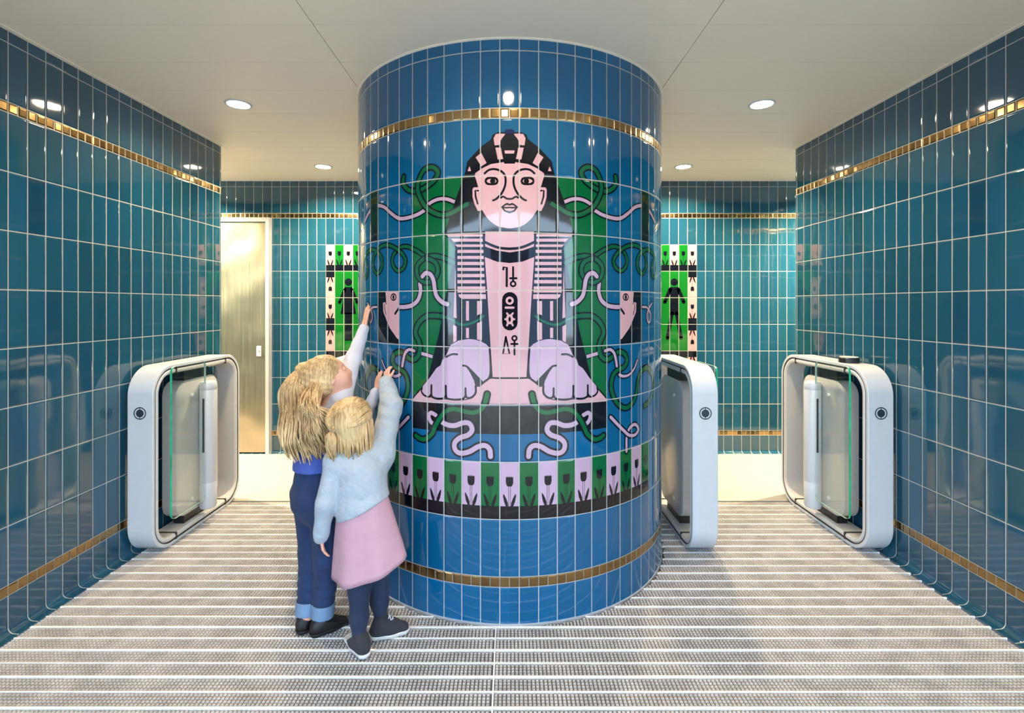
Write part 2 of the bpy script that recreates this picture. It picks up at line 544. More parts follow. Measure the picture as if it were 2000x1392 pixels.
def spline(P, step=.004, closed=False):
    P = [Vector(p) for p in P]
    out = []
    n = len(P)
    for i in range(n if closed else n - 1):
        p1, p2 = P[i], P[(i + 1) % n]
        p0 = P[i - 1] if (i or closed) else p1 * 2 - p2
        p3 = P[(i + 2) % n] if (closed or i + 2 < n) else p2 * 2 - p1
        m = max(1, int((p2 - p1).length / step))
        for k in range(m):
            t = k / m
            out.append(.5 * (2 * p1 + (p2 - p0) * t + (2 * p0 - 5 * p1 + 4 * p2 - p3) * t * t + (3 * p1 - p0 - 3 * p2 + p3) * t ** 3))
    if not closed: out.append(P[-1])
    return out

class Art:
    """flat shapes in (u, z) metres, painted one over another; bent(u, z, layer) places them on their surface"""
    def __init__(s, slots): s.tri, s.slots = {}, slots
    def raw(s, pts, color, layer):
        pts = [Vector((p[0], p[1], 0)) for p in pts]
        for t in tessellate_polygon([pts]):
            a, b, c = (pts[i] for i in t)
            if (b - a).cross(c - a).length < 1e-9: continue
            if (b - a).cross(c - a).z < 0: a, b, c = a, c, b
            s.tri.setdefault((layer, color), []).append(((a.x, a.y), (b.x, b.y), (c.x, c.y)))
    def poly(s, pts, color, layer, mirror=True, smooth=False):
        if smooth: pts = [(p.x, p.y) for p in spline(pts, .006, True)]
        if mirror: pts = [(-.0006 if abs(u) < .005 else u, z) for u, z in pts]
        s.raw(pts, color, layer)
        if mirror: s.raw([(-u, z) for u, z in pts][::-1], color, layer)
    def stroke(s, pts, w, color, layer, mirror=True, w1=None, smooth=True, cap=True, closed=False):
        P = spline(pts, .005, closed) if smooth else [Vector(p) for p in pts]
        if closed: P.append(P[0])
        n = len(P); L, R = [], []
        for i, p in enumerate(P):
            if closed and i in (0, n - 1): t = (P[1] - P[n - 2]).normalized()
            else: t = (P[min(i + 1, n - 1)] - P[max(i - 1, 0)]).normalized()
            q = Vector((-t.y, t.x)) * (w + ((w1 if w1 else w) - w) * i / max(1, n - 1)) / 2
            L.append(p + q); R.append(p - q)
        quads = [(L[i], R[i], R[i + 1], L[i + 1]) for i in range(n - 1)]
        caps = []
        if cap and not closed:
            for p, ww in ((P[0], w), (P[-1], w1 or w)):
                caps.append([p + Vector((math.cos(a), math.sin(a))) * ww / 2 for a in [2 * PI * k / 14 for k in range(14)]])
        for sg in ((1, -1) if mirror else (1,)):
            for q in quads:
                for t in ((q[0], q[1], q[2]), (q[0], q[2], q[3])):
                    a, b, c = [(sg * v.x, v.y) for v in t]
                    if (b[0] - a[0]) * (c[1] - a[1]) - (b[1] - a[1]) * (c[0] - a[0]) < 0: b, c = c, b
                    s.tri.setdefault((layer, color), []).append((a, b, c))
            for cpts in caps: s.raw([(sg * v.x, v.y) for v in cpts], color, layer)
    def disc(s, c, rx, rz, color, layer, mirror=True, n=28):
        s.poly([(c[0] + rx * math.cos(2 * PI * k / n), c[1] + rz * math.sin(2 * PI * k / n)) for k in range(n)], color, layer, mirror)
    def ring(s, c, r, w, color, layer, mirror=True, rz=None, n=28):
        s.stroke([(c[0] + r * math.cos(2 * PI * k / n), c[1] + (rz or r) * math.sin(2 * PI * k / n)) for k in range(n)], w, color, layer, mirror, closed=True, smooth=False)
    def build(s, name, mats, parent, place, uvf, normal, cut=None, step=.00013, base=.0003):
        me = bpy.data.meshes.new(name)
        slots = s.slots
        V, NO, MI, UV = [], [], [], []
        for (layer, color), tris in sorted(s.tri.items()):
            if cut:
                bm = bmesh.new()
                for t in tris: bm.faces.new([bm.verts.new((p[0], p[1], 0)) for p in t])
                lo = min(p[0] for t in tris for p in t); hi = max(p[0] for t in tris for p in t)
                for k in range(math.ceil(lo / cut), math.floor(hi / cut) + 1):
                    bmesh.ops.bisect_plane(bm, geom=bm.verts[:] + bm.edges[:] + bm.faces[:], plane_co=(k * cut, 0, 0), plane_no=(1, 0, 0), dist=1e-6)
                polys = [[(v.co.x, v.co.y) for v in f.verts] for f in bm.faces]
                bm.free()
            else: polys = tris
            for P in polys:
                MI.append((slots.index(color), len(P)))
                for p in P:
                    V.append(place(p[0], p[1], base + step * layer)); NO.append(normal(p[0])); UV += uvf(*p)
        Fc, n = [], 0
        for _, k in MI: Fc.append(tuple(range(n, n + k))); n += k
        me.from_pydata(V, [], Fc)
        me.polygons.foreach_set('material_index', [m for m, _ in MI])
        lay = me.uv_layers.new(name='tile'); lay.data.foreach_set('uv', UV)
        me.update()
        o = link(name, me, [mats[c] for c in slots], parent, True)
        me.normals_split_custom_set_from_vertices(NO)
        return o
SLOTS = ['pink', 'lilac', 'green', 'ink', 'indigo', 'dgreen', 'vine']
A = Art(SLOTS)
def poly(cr, pts, color, layer, **k): A.poly(W(cr, pts), color, layer, **k)
def line(cr, pts, w, color, layer, **k): A.stroke(W(cr, pts), WW(cr, w, pts[len(pts) // 2]), color, layer, **k)
def vine(segs, w, wo, color, layer, w1=None):
    """an outlined worm; segs = [(crop, points)], each segment is painted over the one before; w, wo: widths in metres"""
    pts = [p for cr, q in segs for p in W(cr, q)]
    return vine_m([pts], w, wo, color, layer, w1)
def vine_m(parts, w, wo, color, layer, w1=None):
    for p in parts:
        wo += .002; A.stroke(p, wo, 'ink', layer, w1=(w1 + wo - w) if w1 else None)
        A.stroke(p, w, color, layer + 1, w1=w1)
        layer += 2
    return layer
def crossing(segs, cutat, w, wo, color, layer):
    """like vine, cut in two at index cutat so that the second half passes over the first"""
    pts = [p for cr, q in segs for p in W(cr, q)]
    sp = spline(pts, .004)
    wo += .002
    k = min(range(len(sp)), key=lambda i: (sp[i] - Vector(pts[cutat])).length)
    a, b = sp[:k + 1], sp[k:]
    for q, l in ((a, layer), (b, layer + 2)):
        A.stroke([(p.x, p.y) for p in q], wo, 'ink', l, smooth=False, cap=(l == layer))
        qq = [(p.x, p.y) for p in (q if l == layer else sp[max(0, k - 3):])]
        A.stroke(qq, w, color, l + 1, smooth=False)
    e = b[-1]; A.disc((e.x, e.y), wo / 2, wo / 2, 'ink', layer + 2); A.disc((e.x, e.y), w / 2, w / 2, color, layer + 3)

rz = lambda k: GB1 + .25 * k              # joint heights: row 0 is the lowest full row
uu = lambda k: (k + .5) * CW              # joint k to the right of the middle tile
# green ground, dark lower band
A.poly([(0, rz(3)), (uu(5), rz(3)), (uu(5), rz(7)), (0, rz(7))], 'green', 0)
A.poly([(0, rz(3) - .128), (uu(5), rz(3) - .128), (uu(5), rz(3)), (0, rz(3))], 'ink', 0)
# body and headdress
poly(1, [(974, 88), (1085, 90), (1135, 115), (1152, 160), (1255, 238), (1380, 372), (1405, 490), (1530, 850), (1605, 1080), (974, 1080)], 'ink', 2)
poly(3, [(-16, 640), (500, 646), (412, 760), (435, 880), (500, 1183), (538, 1408), (638, 1812), (760, 1960), (-16, 1960)], 'ink', 2)
# plinth
poly(6, [(-19, 455), (140, 458), (240, 500), (300, 520), (790, 560), (862, 640), (862, 664), (430, 690), (-19, 692)], 'pink', 4)
line(6, [(790, 562), (858, 640)], 14, 'ink', 5)
# neck and chest
poly(4, [(816, 55), (1033, 55), (1036, 300), (1015, 590), (985, 1085), (965, 1378), (816, 1378)], 'pink', 4)
line(6, [(-19, 455), (70, 455), (146, 453)], 16, 'ink', 6, smooth=False)
poly(4, [(816, 245), (930, 228), (1040, 190), (1040, 285), (930, 328), (816, 342)], 'ink', 5)
line(4, [(816, 212), (890, 206), (960, 186), (1040, 150)], 24, 'ink', 5)
# face
poly(1, [(974, 384), (1025, 381), (1150, 400), (1235, 440), (1303, 488), (1308, 512), (1290, 570), (1275, 622), (1236, 850), (1195, 930), (1105, 1003), (974, 1026)], 'pink', 5)
poly(1, [(1262, 626), (1318, 626), (1331, 645), (1330, 720), (1310, 790), (1278, 856), (1232, 852)], 'pink', 4)
line(1, [(974, 1034), (1050, 1026), (1120, 995), (1190, 935), (1242, 856)], 20, 'ink', 6)
line(1, [(1275, 658), (1303, 657), (1300, 715), (1280, 785)], 17, 'ink', 6, smooth=False)
line(1, [(1130, 752), (1105, 742), (1075, 715), (1045, 680), (1018, 622), (1009, 565), (1018, 505), (1058, 466), (1118, 449), (1172, 458), (1212, 490)], 21, 'ink', 7)
line(1, [(974, 738), (1000, 735), (1018, 722), (1037, 715), (1053, 726)], 19, 'ink', 7)
A.poly(W(1, [(974, 786), (996, 776), (1016, 786), (1054, 816), (1020, 862), (974, 880)]), 'ink', 7)
A.poly(W(1, [(974, 804), (998, 797), (1014, 804), (1034, 819), (1010, 848), (974, 858)]), 'pink', 8)
line(1, [(974, 821), (1000, 824), (1036, 819)], 15, 'ink', 9)
poly(1, [(1077, 565), (1085, 540), (1108, 525), (1145, 523), (1185, 525), (1206, 540), (1213, 565), (1206, 590), (1185, 604), (1145, 606), (1108, 604), (1085, 590)], 'ink', 7)
poly(1, [(1097, 565), (1110, 548), (1145, 543), (1178, 548), (1195, 565), (1178, 582), (1145, 587), (1110, 582)], 'pink', 8)
c = W(1, [(1134, 565)])[0]; A.disc(c, .0118, .0118, 'ink', 9)
# headdress: stripes, cobra, ball
poly(1, [(1012, 107), (1056, 104), (1104, 108), (1126, 150), (1115, 218), (1060, 213), (1057, 170)], 'pink', 3)
poly(1, [(1048, 240), (1108, 240), (1085, 356), (1028, 350)], 'pink', 3)
poly(1, [(1245, 291), (1300, 335), (1245, 422), (1194, 389)], 'pink', 3)
poly(1, [(1359, 420), (1378, 468), (1344, 468)], 'pink', 3)
poly(1, [(974, 112), (1010, 118), (1042, 145), (1056, 185), (1055, 235), (1046, 290), (1022, 396), (974, 396)], 'ink', 6)
poly(1, [(974, 268), (1020, 268), (1014, 298), (974, 298)], 'pink', 7)
c = W(1, [(972, 84)])[0]; A.disc((0, c[1]), .022, .011, 'indigo', 5, mirror=False)
# lappets
for y0, y1, xa, xb, xc in ((80, 102, 1055, 1393, 1368), (121, 148, 1055, 1345, 1318), (173, 196, 1050, 1308, 1286)):
    poly(4, [(xa, y0), (xb, y0), (xc, y1), (xa, y1)], 'pink', 5)
for y0, y1, xa in ((222, 250, 1048), (277, 305, 1046), (331, 360, 1045), (385, 413, 1043), (440, 470, 1040), (495, 526, 1036), (553, 582, 1032), (590, 608, 1030)):
    poly(4, [(xa, y0), (1285, y0), (1284, y1), (xa, y1)], 'pink', 5)
poly(4, [(1028, 624), (1276, 624), (1270, 645), (1250, 662), (1235, 666), (1026, 666)], 'pink', 5)
poly(4, [(1063, 685), (1107, 685), (1107, 815), (1063, 795)], 'pink', 5)
poly(4, [(1063, 868), (1107, 886), (1107, 1050), (1063, 1040)], 'pink', 5)
poly(4, [(1180, 685), (1207, 685), (1207, 862), (1180, 862)], 'pink', 5)
poly(4, [(1180, 928), (1207, 928), (1207, 1020), (1180, 1020)], 'pink', 5)
poly(4, [(1303, 378), (1318, 832), (1291, 842), (1297, 600)], 'pink', 5)
poly(4, [(1291, 915), (1323, 900), (1322, 1060), (1292, 1050)], 'pink', 5)
# paws
PAW = [(165, 175), (190, 148), (240, 120), (300, 105), (350, 101), (440, 115), (510, 155), (545, 235), (565, 270), (585, 290), (602, 340), (640, 366), (668, 405), (690, 438), (715, 470), (758, 520), (777, 570), (762, 600), (722, 627), (690, 622), (640, 640), (560, 640), (480, 650), (380, 648), (320, 630), (288, 600), (282, 555), (285, 530), (245, 522), (205, 490), (168, 450), (153, 380), (155, 250)]
poly(6, PAW, 'lilac', 8)
line(6, PAW + PAW[:1], 15, 'ink', 7, smooth=False)
line(6, [(285, 530), (282, 560), (290, 600), (330, 634), (365, 630), (375, 600), (376, 548)], 19, 'ink', 9)
line(6, [(375, 610), (395, 640), (450, 650), (520, 645), (550, 625), (555, 525)], 19, 'ink', 9)
line(6, [(555, 615), (575, 638), (640, 640), (678, 622), (685, 590), (685, 520)], 19, 'ink', 9)
line(6, [(688, 600), (708, 624), (750, 610), (775, 575), (770, 545)], 17, 'ink', 9)
poly(6, [(400, 338), (352, 348), (292, 408), (212, 492), (243, 524), (288, 528), (298, 480), (335, 405), (368, 358)], 'ink', 9)
line(6, [(398, 342), (370, 346), (345, 365)], 17, 'ink', 9)
line(6, [(452, 240), (500, 240), (548, 262)], 19, 'ink', 9)
line(6, [(158, 180), (150, 300), (150, 400), (165, 455), (215, 495), (250, 525)], 19, 'ink', 9)

# vines and worms. widths in metres
G1, G1O, K1, K1O = .0165, .0280, .0190, .0295
vine([(3, [(868, 1225), (820, 1225), (760, 1212), (712, 1168), (692, 1100), (697, 1040)])], K1, K1O, 'lilac', 6)
crossing([(3, [(425, 872), (510, 832), (590, 818), (665, 840), (718, 900), (712, 980), (655, 1030), (590, 1010), (552, 940), (575, 868), (640, 835)])], 4, G1, G1O, 'vine', 10)
vine([(3, [(676, 982), (650, 955), (612, 965), (588, 1010), (577, 1080), (562, 1138), (520, 1185), (478, 1203)])], K1, K1O, 'lilac', 16)
crossing([(3, [(655, 822), (725, 775), (805, 742), (868, 760), (912, 820), (915, 885), (878, 935), (830, 915), (812, 850), (848, 790), (915, 742), (980, 732), (1032, 762), (1066, 830), (1070, 905), (1042, 958), (1006, 920), (1000, 850), (1030, 792), (1078, 766), (1120, 792), (1150, 870), (1150, 945), (1130, 990), (1114, 935), (1122, 860)])], 8, .0140, .0250, 'vine', 6)
crossing([(3, [(826, 185), (830, 240), (790, 288), (720, 300), (640, 262), (575, 205), (553, 145), (600, 108), (662, 130), (700, 200), (714, 275), (694, 350), (645, 430), (572, 478), (500, 490), (430, 468), (380, 438), (318, 402)])], 9, .0180, .0310, 'vine', 10)
line(3, [(420, 385), (480, 364), (540, 363), (590, 380), (630, 406)], 50, 'ink', 8, cap=False)
line(3, [(418, 386), (480, 364), (540, 363), (590, 380), (632, 407)], 27, 'lilac', 9, cap=False)
vine([(3, [(664, 456), (720, 488), (800, 514), (868, 516), (930, 474), (982, 428), (1036, 415), (1075, 430), (1110, 480), (1140, 545)])], .0165, .0270, 'lilac', 6)
A.poly([(uu(8), rz(6)), (uu(9), rz(6)), (uu(9), rz(7)), (uu(8), rz(7))], 'dgreen', 8)
# the two half faces
poly(3, [(866, 1098), (972, 1103), (966, 1180), (992, 1186), (990, 1262), (962, 1335), (938, 1392), (880, 1475), (866, 1486)], 'pink', 7)
poly(3, [(968, 1103), (1036, 1107), (1036, 1500), (866, 1522), (866, 1484), (940, 1388), (964, 1335), (992, 1262), (994, 1186), (966, 1184)], 'ink', 6)
line(3, [(992, 1186), (970, 1182), (966, 1200)], 10, 'ink', 8, smooth=False)
line(3, [(980, 1205), (978, 1240), (968, 1285)], 8, 'ink', 8)
line(3, [(868, 1240), (884, 1262), (894, 1278)], 20, 'ink', 8)
c = W(3, [(908, 1146)])[0]; A.disc(c, .0215, .0180, 'ink', 8); A.disc(c, .0155, .0115, 'pink', 9); A.disc(c, .0085, .0105, 'ink', 10)
vine([(3, [(1042, 1225), (1080, 1232), (1106, 1280), (1104, 1335), (1088, 1348), (1078, 1300), (1090, 1245), (1116, 1195)])], .0105, .0195, 'lilac', 6)
# the thin vine over the chest and its long tail down to the floor of the green ground
line(4, [(1045, 820), (1110, 865), (1200, 898), (1270, 892), (1340, 850), (1412, 826)], 21, 'vine', 12)
line(6, [(675, 262), (725, 246), (775, 232)], 46, 'ink', 6, cap=False, smooth=False)
line(6, [(675, 262), (725, 246), (775, 232)], 30, 'lilac', 8, cap=False, smooth=False)
crossing([(4, [(1412, 826), (1480, 818), (1558, 822), (1622, 868)]), (6, [(825, 8), (828, 60), (800, 120), (788, 185), (800, 245), (838, 285), (884, 280), (930, 240), (972, 218), (1022, 240), (1040, 300), (1012, 355), (950, 385), (908, 450), (900, 560), (940, 665), (1005, 722), (1065, 708), (1118, 620), (1140, 480), (1170, 392), (1222, 362), (1268, 430), (1277, 560), (1245, 660), (1200, 708)])], 12, .0190, .0325, 'vine', 6)
vine([(6, [(842, 208), (888, 197), (922, 228), (938, 285), (948, 345)])], .0140, .0250, 'lilac', 12)
vine([(6, [(972, 425), (1010, 438), (1060, 424), (1106, 368), (1135, 290)])], .0140, .0245, 'lilac', 6, w1=.008)
# below the plinth
vine([(6, [(645, 790), (690, 768), (708, 800), (690, 850), (652, 880)])], .0180, .0270, 'lilac', 10)
vine([(6, [(604, 845), (540, 878), (470, 884), (400, 860), (342, 866), (316, 920), (350, 968), (430, 998), (475, 1045), (468, 1105), (420, 1135), (340, 1120), (262, 1076), (200, 1066), (158, 1100), (150, 1165)])], .0215, .0370, 'lilac', 10)
vine([(6, [(180, 600), (200, 682), (242, 745), (312, 768), (390, 755), (480, 735), (552, 755), (610, 820), (648, 890), (682, 962), (742, 1008), (792, 1000), (826, 974)])], .0185, .0330, 'green', 14)
crossing([(6, [(1036, 1118), (1036, 1000), (1052, 930), (1082, 888), (1118, 876), (1142, 920), (1112, 968), (1060, 972), (1010, 930), (950, 870), (892, 808)])], 4, .0150, .0275, 'lilac', 10)

# writing on the chest (not mirrored)
K = dict(mirror=False)
line(4, [(756, 398), (756, 381), (788, 381), (787, 550)], 20, 'ink', 6, smooth=False, **K)
line(4, [(845, 378), (845, 505)], 18, 'ink', 6, smooth=False, **K)
line(4, [(818, 479), (876, 479)], 18, 'ink', 6, smooth=False, **K)
c = W(4, [(845, 530)])[0]; A.ring(c, .0105, .0078, 'ink', 6, **K)
r_ = W(4, [(745, 640)])[0][0], W(4, [(886, 640)])[0][0], W(4, [(815, 603)])[0][1], W(4, [(815, 952)])[0][1]
rr = (r_[1] - r_[0]) / 2; mid = (r_[0] + r_[1]) / 2
A.stroke([(mid, r_[2] - rr), (mid, r_[3] + rr)], 2 * rr, 'ink', 6, mirror=False, smooth=False)
c = W(4, [(814, 682)])[0]; A.ring(c, .0130, .0095, 'pink', 7, **K)
line(4, [(778, 745), (848, 745)], 20, 'pink', 7, smooth=False, **K)
c = W(4, [(814, 850)])[0]; A.ring(c, .0105, .0105, 'pink', 7, rz=.0165, **K)
for p, q in (((800, 812), (790, 796)), ((830, 812), (842, 796)), ((793, 850), (774, 850)), ((836, 850), (856, 850)), ((800, 882), (790, 906)), ((830, 882), (842, 906))):
    line(4, [p, q], 17, 'pink', 7, smooth=False, **K)
line(4, [(779, 1010), (754, 1162), (812, 1162), (779, 1010)], 17, 'ink', 6, smooth=False, **K)
c = W(4, [(857, 1022)])[0]; A.ring(c, .0098, .0078, 'ink', 6, **K)
line(4, [(857, 1046), (857, 1170)], 17, 'ink', 6, smooth=False, **K)
line(4, [(828, 1074), (886, 1074)], 17, 'ink', 6, smooth=False, **K)

on_col = lambda u, z, o: th_pt(u, z, CR + o)
col_uv = lambda u, z: (u / CW + .5, vt(z))
col_n = lambda u: (math.sin(u / CR), -math.cos(u / CR), 0)
A.build('sphinx_picture', ART, column, on_col, col_uv, col_n, cut=.02)

# ------------------------------------------------------------------ tulip tiles
def tulip(A, u0, z0, w, h, flip=False, ground=True, paper='pink', layer=0, ink='ink', small=1.):
    """one tulip tile, lower left corner (u0, z0)"""
    X = lambda x, y: (u0 + x * w, z0 + ((1 - y) if flip else y) * h)
    if paper: A.raw([X(0, 0), X(1, 0), X(1, 1), X(0, 1)], paper, layer)
    g = .235
    if ground: A.raw([X(0, 0), X(1, 0), X(1, g), X(0, g)], ink, layer + 1)
    hd = [(.31, .755), (.31, .65), (.34, .605), (.40, .58), (.60, .58), (.66, .605), (.69, .65), (.69, .755), (.645, .735), (.60, .76), (.55, .735), (.50, .76), (.45, .735), (.40, .76), (.355, .735)]
    A.raw([X(*p) for p in hd], ink, layer + 1)
    for x in (.455, .545): A.raw([X(x - .011, g), X(x + .011, g), X(x + .011, .6), X(x - .011, .6)], ink, layer + 1)
    for s in (-1, 1):
        lf = [(.5 + s * q, y) for q, y in ((.07, .22), (.08, .29), (.17, .37), (.27, .435), (.33, .45), (.33, .40), (.28, .31), (.20, .24), (.16, .22))]
        A.raw([X(*p) for p in lf], ink, layer + 1)

B = Art(SLOTS)
for i in range(-9, 10):
    tulip(B, (i - .5) * CW, rz(1), CW, .25, paper='green' if i % 2 else 'lilac')
B.build('tulip_border', ART, column, on_col, col_uv, col_n, cut=.0212)
T = Art(SLOTS)
for s in (-1, 1):
    tulip(T, uu(8) if s > 0 else -uu(9), rz(6), CW, .25, paper=None, layer=9)
T.build('tulip_tiles', ART, column, on_col, col_uv, col_n, cut=.0212)

# ------------------------------------------------------------------ the two restroom pictures on the back wall
def sign(name, x0, figure, label):
    pitch = .0851
    S = Art(SLOTS)
    zb = GB1 + .25 * 2                                  # five tiles wide, five rows high
    for i in range(5):
        pc = lambda k: 'pink' if k % 2 == 0 else 'green'
        tulip(S, i * pitch, zb + 1.0, pitch, .25, paper=pc(i))
        tulip(S, i * pitch, zb, pitch, .25, flip=True, paper=pc(i))
    for i in (0, 4):
        for k, fl in ((1, True), (2, False), (3, True)): tulip(S, i * pitch, zb + .25 * k, pitch, .25, flip=fl, paper='pink')
    S.raw([(pitch, zb + .25), (4 * pitch, zb + .25), (4 * pitch, zb + 1.0), (pitch, zb + 1.0)], 'green', 0)
    cx = 2.5 * pitch
    q = lambda x, y: (cx + x * pitch / 43.9, zb + 1.0 - (y - 468) / 128.9 * .25)
    S.disc(q(0, 521), .0345, .0345, 'ink', 2, mirror=False)
    def rpoly(p): S.raw([q(*a) for a in p], 'ink', 2)
    if figure == 'man':
        rpoly([(-21, 545), (21, 545), (27, 560), (20, 600), (21, 680), (-21, 680), (-20, 600), (-27, 560)])
        for s in (-1, 1):
            S.stroke([q(s * 20, 556), q(s * 46, 618)], .034, 'ink', 2, mirror=False, smooth=False)
            S.stroke([q(s * 11, 672), q(s * 33, 792)], .034, 'ink', 2, mirror=False, smooth=False)
    else:
        rpoly([(-19, 545), (19, 545), (22, 590), (38, 676), (-38, 676), (-22, 590)])
        rpoly([(-17, 670), (17, 670), (17, 805), (-17, 805)])
        for s in (-1, 1): S.stroke([q(s * 17, 555), q(s * 43, 620)], .028, 'ink', 2, mirror=False, smooth=False)
    o = empty(name, (x0, YB - .001, 0), label, 'sign', 'restroom pictures on the back wall')
    S.build('tile_picture', SIGN, o, lambda u, z, off: (u, -off, z), lambda u, z: (u / pitch + 20, vt(z)), lambda u: (0, -1, 0), step=.0003, base=.0008)
    return o
xr = (1361.0 - CX) * YB / F
sign('restroom_sign', xr - 5 * .0851, 'man', 'green tile picture of a black standing man in trousers, framed by tulip tiles')
xl = (420 + 538 / 2.487 - CX) * YB / F
sign('restroom_sign', xl, 'woman', 'green tile picture of a black standing woman in a dress, framed by tulip tiles')

# ------------------------------------------------------------------ speed gates
def rrect(y0, y1, z0, z1, r, n=10):
    P = []
    for cy, cz, a in ((y1 - r, z1 - r, 0), (y0 + r, z1 - r, 90), (y0 + r, z0 + r, 180), (y1 - r, z0 + r, 270)):
        for k in range(n + 1):
            q = math.radians(a + 90 * k / n)
            P.append((cy + r * math.cos(q), cz + r * math.sin(q), math.cos(q), math.sin(q)))
    return P
def sweep(path, sec):
    """closed loop of a closed section [(x, out)] along path [(y, z, ny, nz)]"""
    V, Fc = [], []
    n, m = len(path), len(sec)
    for y, z, ny, nz in path:
        for x, o in sec: V.append((x, y + ny * o, z + nz * o))
    for i in range(n):
        for j in range(m):
            a, b, c, d = i * m + j, i * m + (j + 1) % m, ((i + 1) % n) * m + (j + 1) % m, ((i + 1) % n) * m + j
            Fc.append((a, d, c, b))
    return V, Fc
def gate(xc, side, label):
    root = empty('speed_gate', (xc, 3.18, 0), label, 'gate', 'glass speed gates')
    y0, y1, z0, z1, R = -.44, .44, 0.0, 1.046, .155
    hw, th = .070, .054
    def section(x0, x1, o0, o1, b):
        return [(x0, o0 + b), (x0 + b, o0), (x1 - b, o0), (x1, o0 + b), (x1, o1 - b), (x1 - b, o1), (x0 + b, o1), (x0, o1 - b)]
    P = rrect(y0, y1, z0, z1, R, 14)
    t = MB(); t.add(*sweep(P, section(-hw, hw, -.020, 0, .003)[::1])); smooth_by_angle(t.build('outer_shell', M['white'], root), 30)
    t = MB(); t.add(*sweep(P, section(-hw + .0015, hw - .0015, -.0245, -.0195, .0005))); smooth_by_angle(t.build('dark_gasket', M['dark'], root), 30)
    t = MB(); t.add(*sweep(P, section(-hw + .0005, hw - .0005, -th, -.024, .009))); smooth_by_angle(t.build('inner_rim', M['white2'], root), 30)
    for yy in (-.245, .262):
        for zz, dz in ((z1, -1), (z0, 1)):
            t = MB(); lo, hi = sorted((zz + dz * .018, zz + dz * (th + .003)))
            t.box(-hw - .001, hw + .001, yy - .006, yy + .006, lo, hi); t.build('joint_clip', M['dark'], root)
    # inner box
    t = MB()
    Q = rrect(-.205, .215, .106, .929, .085, 10)
    n = len(Q); xs = [(-.050, -.012), (-.042, 0), (.042, 0), (.050, -.012)]
    V = []
    for x, o in xs: V += [(x * side, y + ny * o, z + nz * o) for y, z, ny, nz in Q]
    Fc = []
    for k in range(3):
        for i in range(n):
            f = (k * n + i, k * n + (i + 1) % n, (k + 1) * n + (i + 1) % n, (k + 1) * n + i)
            Fc.append(f if side > 0 else f[::-1])
    a, b = tuple(range(n))[::-1], tuple(range(3 * n, 4 * n))
    Fc += [a, b] if side > 0 else [a[::-1], b[::-1]]
    t.add(V, Fc); body = smooth_by_angle(t.build('drive_housing', M['steel_panel'], root), 50)
    for z in (.19, .83):
        for s in (-1, 1):
            t = MB()
            t.tube([(s * .0495, -.07, z), (s * .055, -.07, z), (s * .057, -.07, z)], [.011, .011, .006], 14)
            t.build('bolt', M['alu'], body)
    for za, zb in ((.050, .110), (.922, .996)):
        t = MB(); t.box(-.032, .032, -.12, .125, za, zb); t.build('mounting_bracket', M['black'], root)
    # pivot post and glass
    px_, py_ = .096 * side, .02
    t = MB(); t.lathe((px_, py_, 0), [(.030, .094), (.044, .098), (.049, .110), (.049, .262), (.0482, .264), (.049, .266), (.049, .850), (.0482, .852), (.049, .854), (.049, .890), (.043, .902), (.030, .906)], 40)
    post = smooth_by_angle(t.build('pivot_post', M['white'], root), 40)
    t = MB(); t.box(px_ - .006, px_ + .006, py_ - .0505, py_ - .045, .46, .80); t.build('post_slot', M['black'], post)
    gx, gt = .104 * side, .006
    G = rrect(-.342, -.026, .165, 1.040, .035, 6)
    n = len(G)
    V = [(gx - gt, y, z) for y, z, _, _ in G] + [(gx + gt, y, z) for y, z, _, _ in G]
    me_f = [tuple(range(n))[::-1], tuple(range(n, 2 * n))]
    ed = [(i, (i + 1) % n, n + (i + 1) % n, n + i) for i in range(n)]
    t = MB(); t.add(V, me_f, 0)
    near = [f for f in ed if max(V[i][1] for i in f) < -.325]
    t.add(V, near, 1); t.add(V, [f for f in ed if f not in near], 2)
    t.build('glass_leaf', [M['glass'], M['glass_edge'], M['glass_rim']], root)
    # round mark on the front end
    t = MB()
    zc = .797
    for r0, r1 in ((.0, .0215), (.0285, .0345)):
        segs = 40
        V, Fc = [], []
        for k in range(segs):
            q = 2 * PI * k / segs
            for r in (r0, r1): V.append((r * math.cos(q), y0 - .0008, zc + r * math.sin(q)))
        for k in range(segs):
            j = (k + 1) % segs
            Fc.append((2 * k, 2 * k + 1, 2 * j + 1, 2 * j))
        t.add(V, Fc)
    for s in (-1, 1): t.box(-.0022, .0022, y0 - .0009, y0 - .0006, *sorted((zc + s * .020, zc + s * .0345)))
    t.build('round_mark', M['navy_badge'], root)
    return root
gate(-2.034, 1, 'white-framed speed gate standing along the left tiled wall')
gate(2.034, -1, 'white-framed speed gate along the right tiled wall, with a black puck on its top')
gate(1.070, 1, 'white-framed speed gate just right of the round column')
gate(-1.070, -1, 'white-framed speed gate mostly hidden behind the two children')
puck = empty('round_reader', (2.034, 3.0, 1.046), 'small black puck-shaped reader on top of the gate by the right wall', 'card reader')
t = MB(); t.lathe((0, 0, 0), [(.050, 0), (.054, .003), (.054, .028), (.051, .032)], 36); t.build('puck_body', M['black'], puck, False)
t = MB(); t.lathe((0, 0, .0318), [(.049, 0), (.049, .003), (.046, .004)], 36); t.build('puck_top', M['white2'], puck)

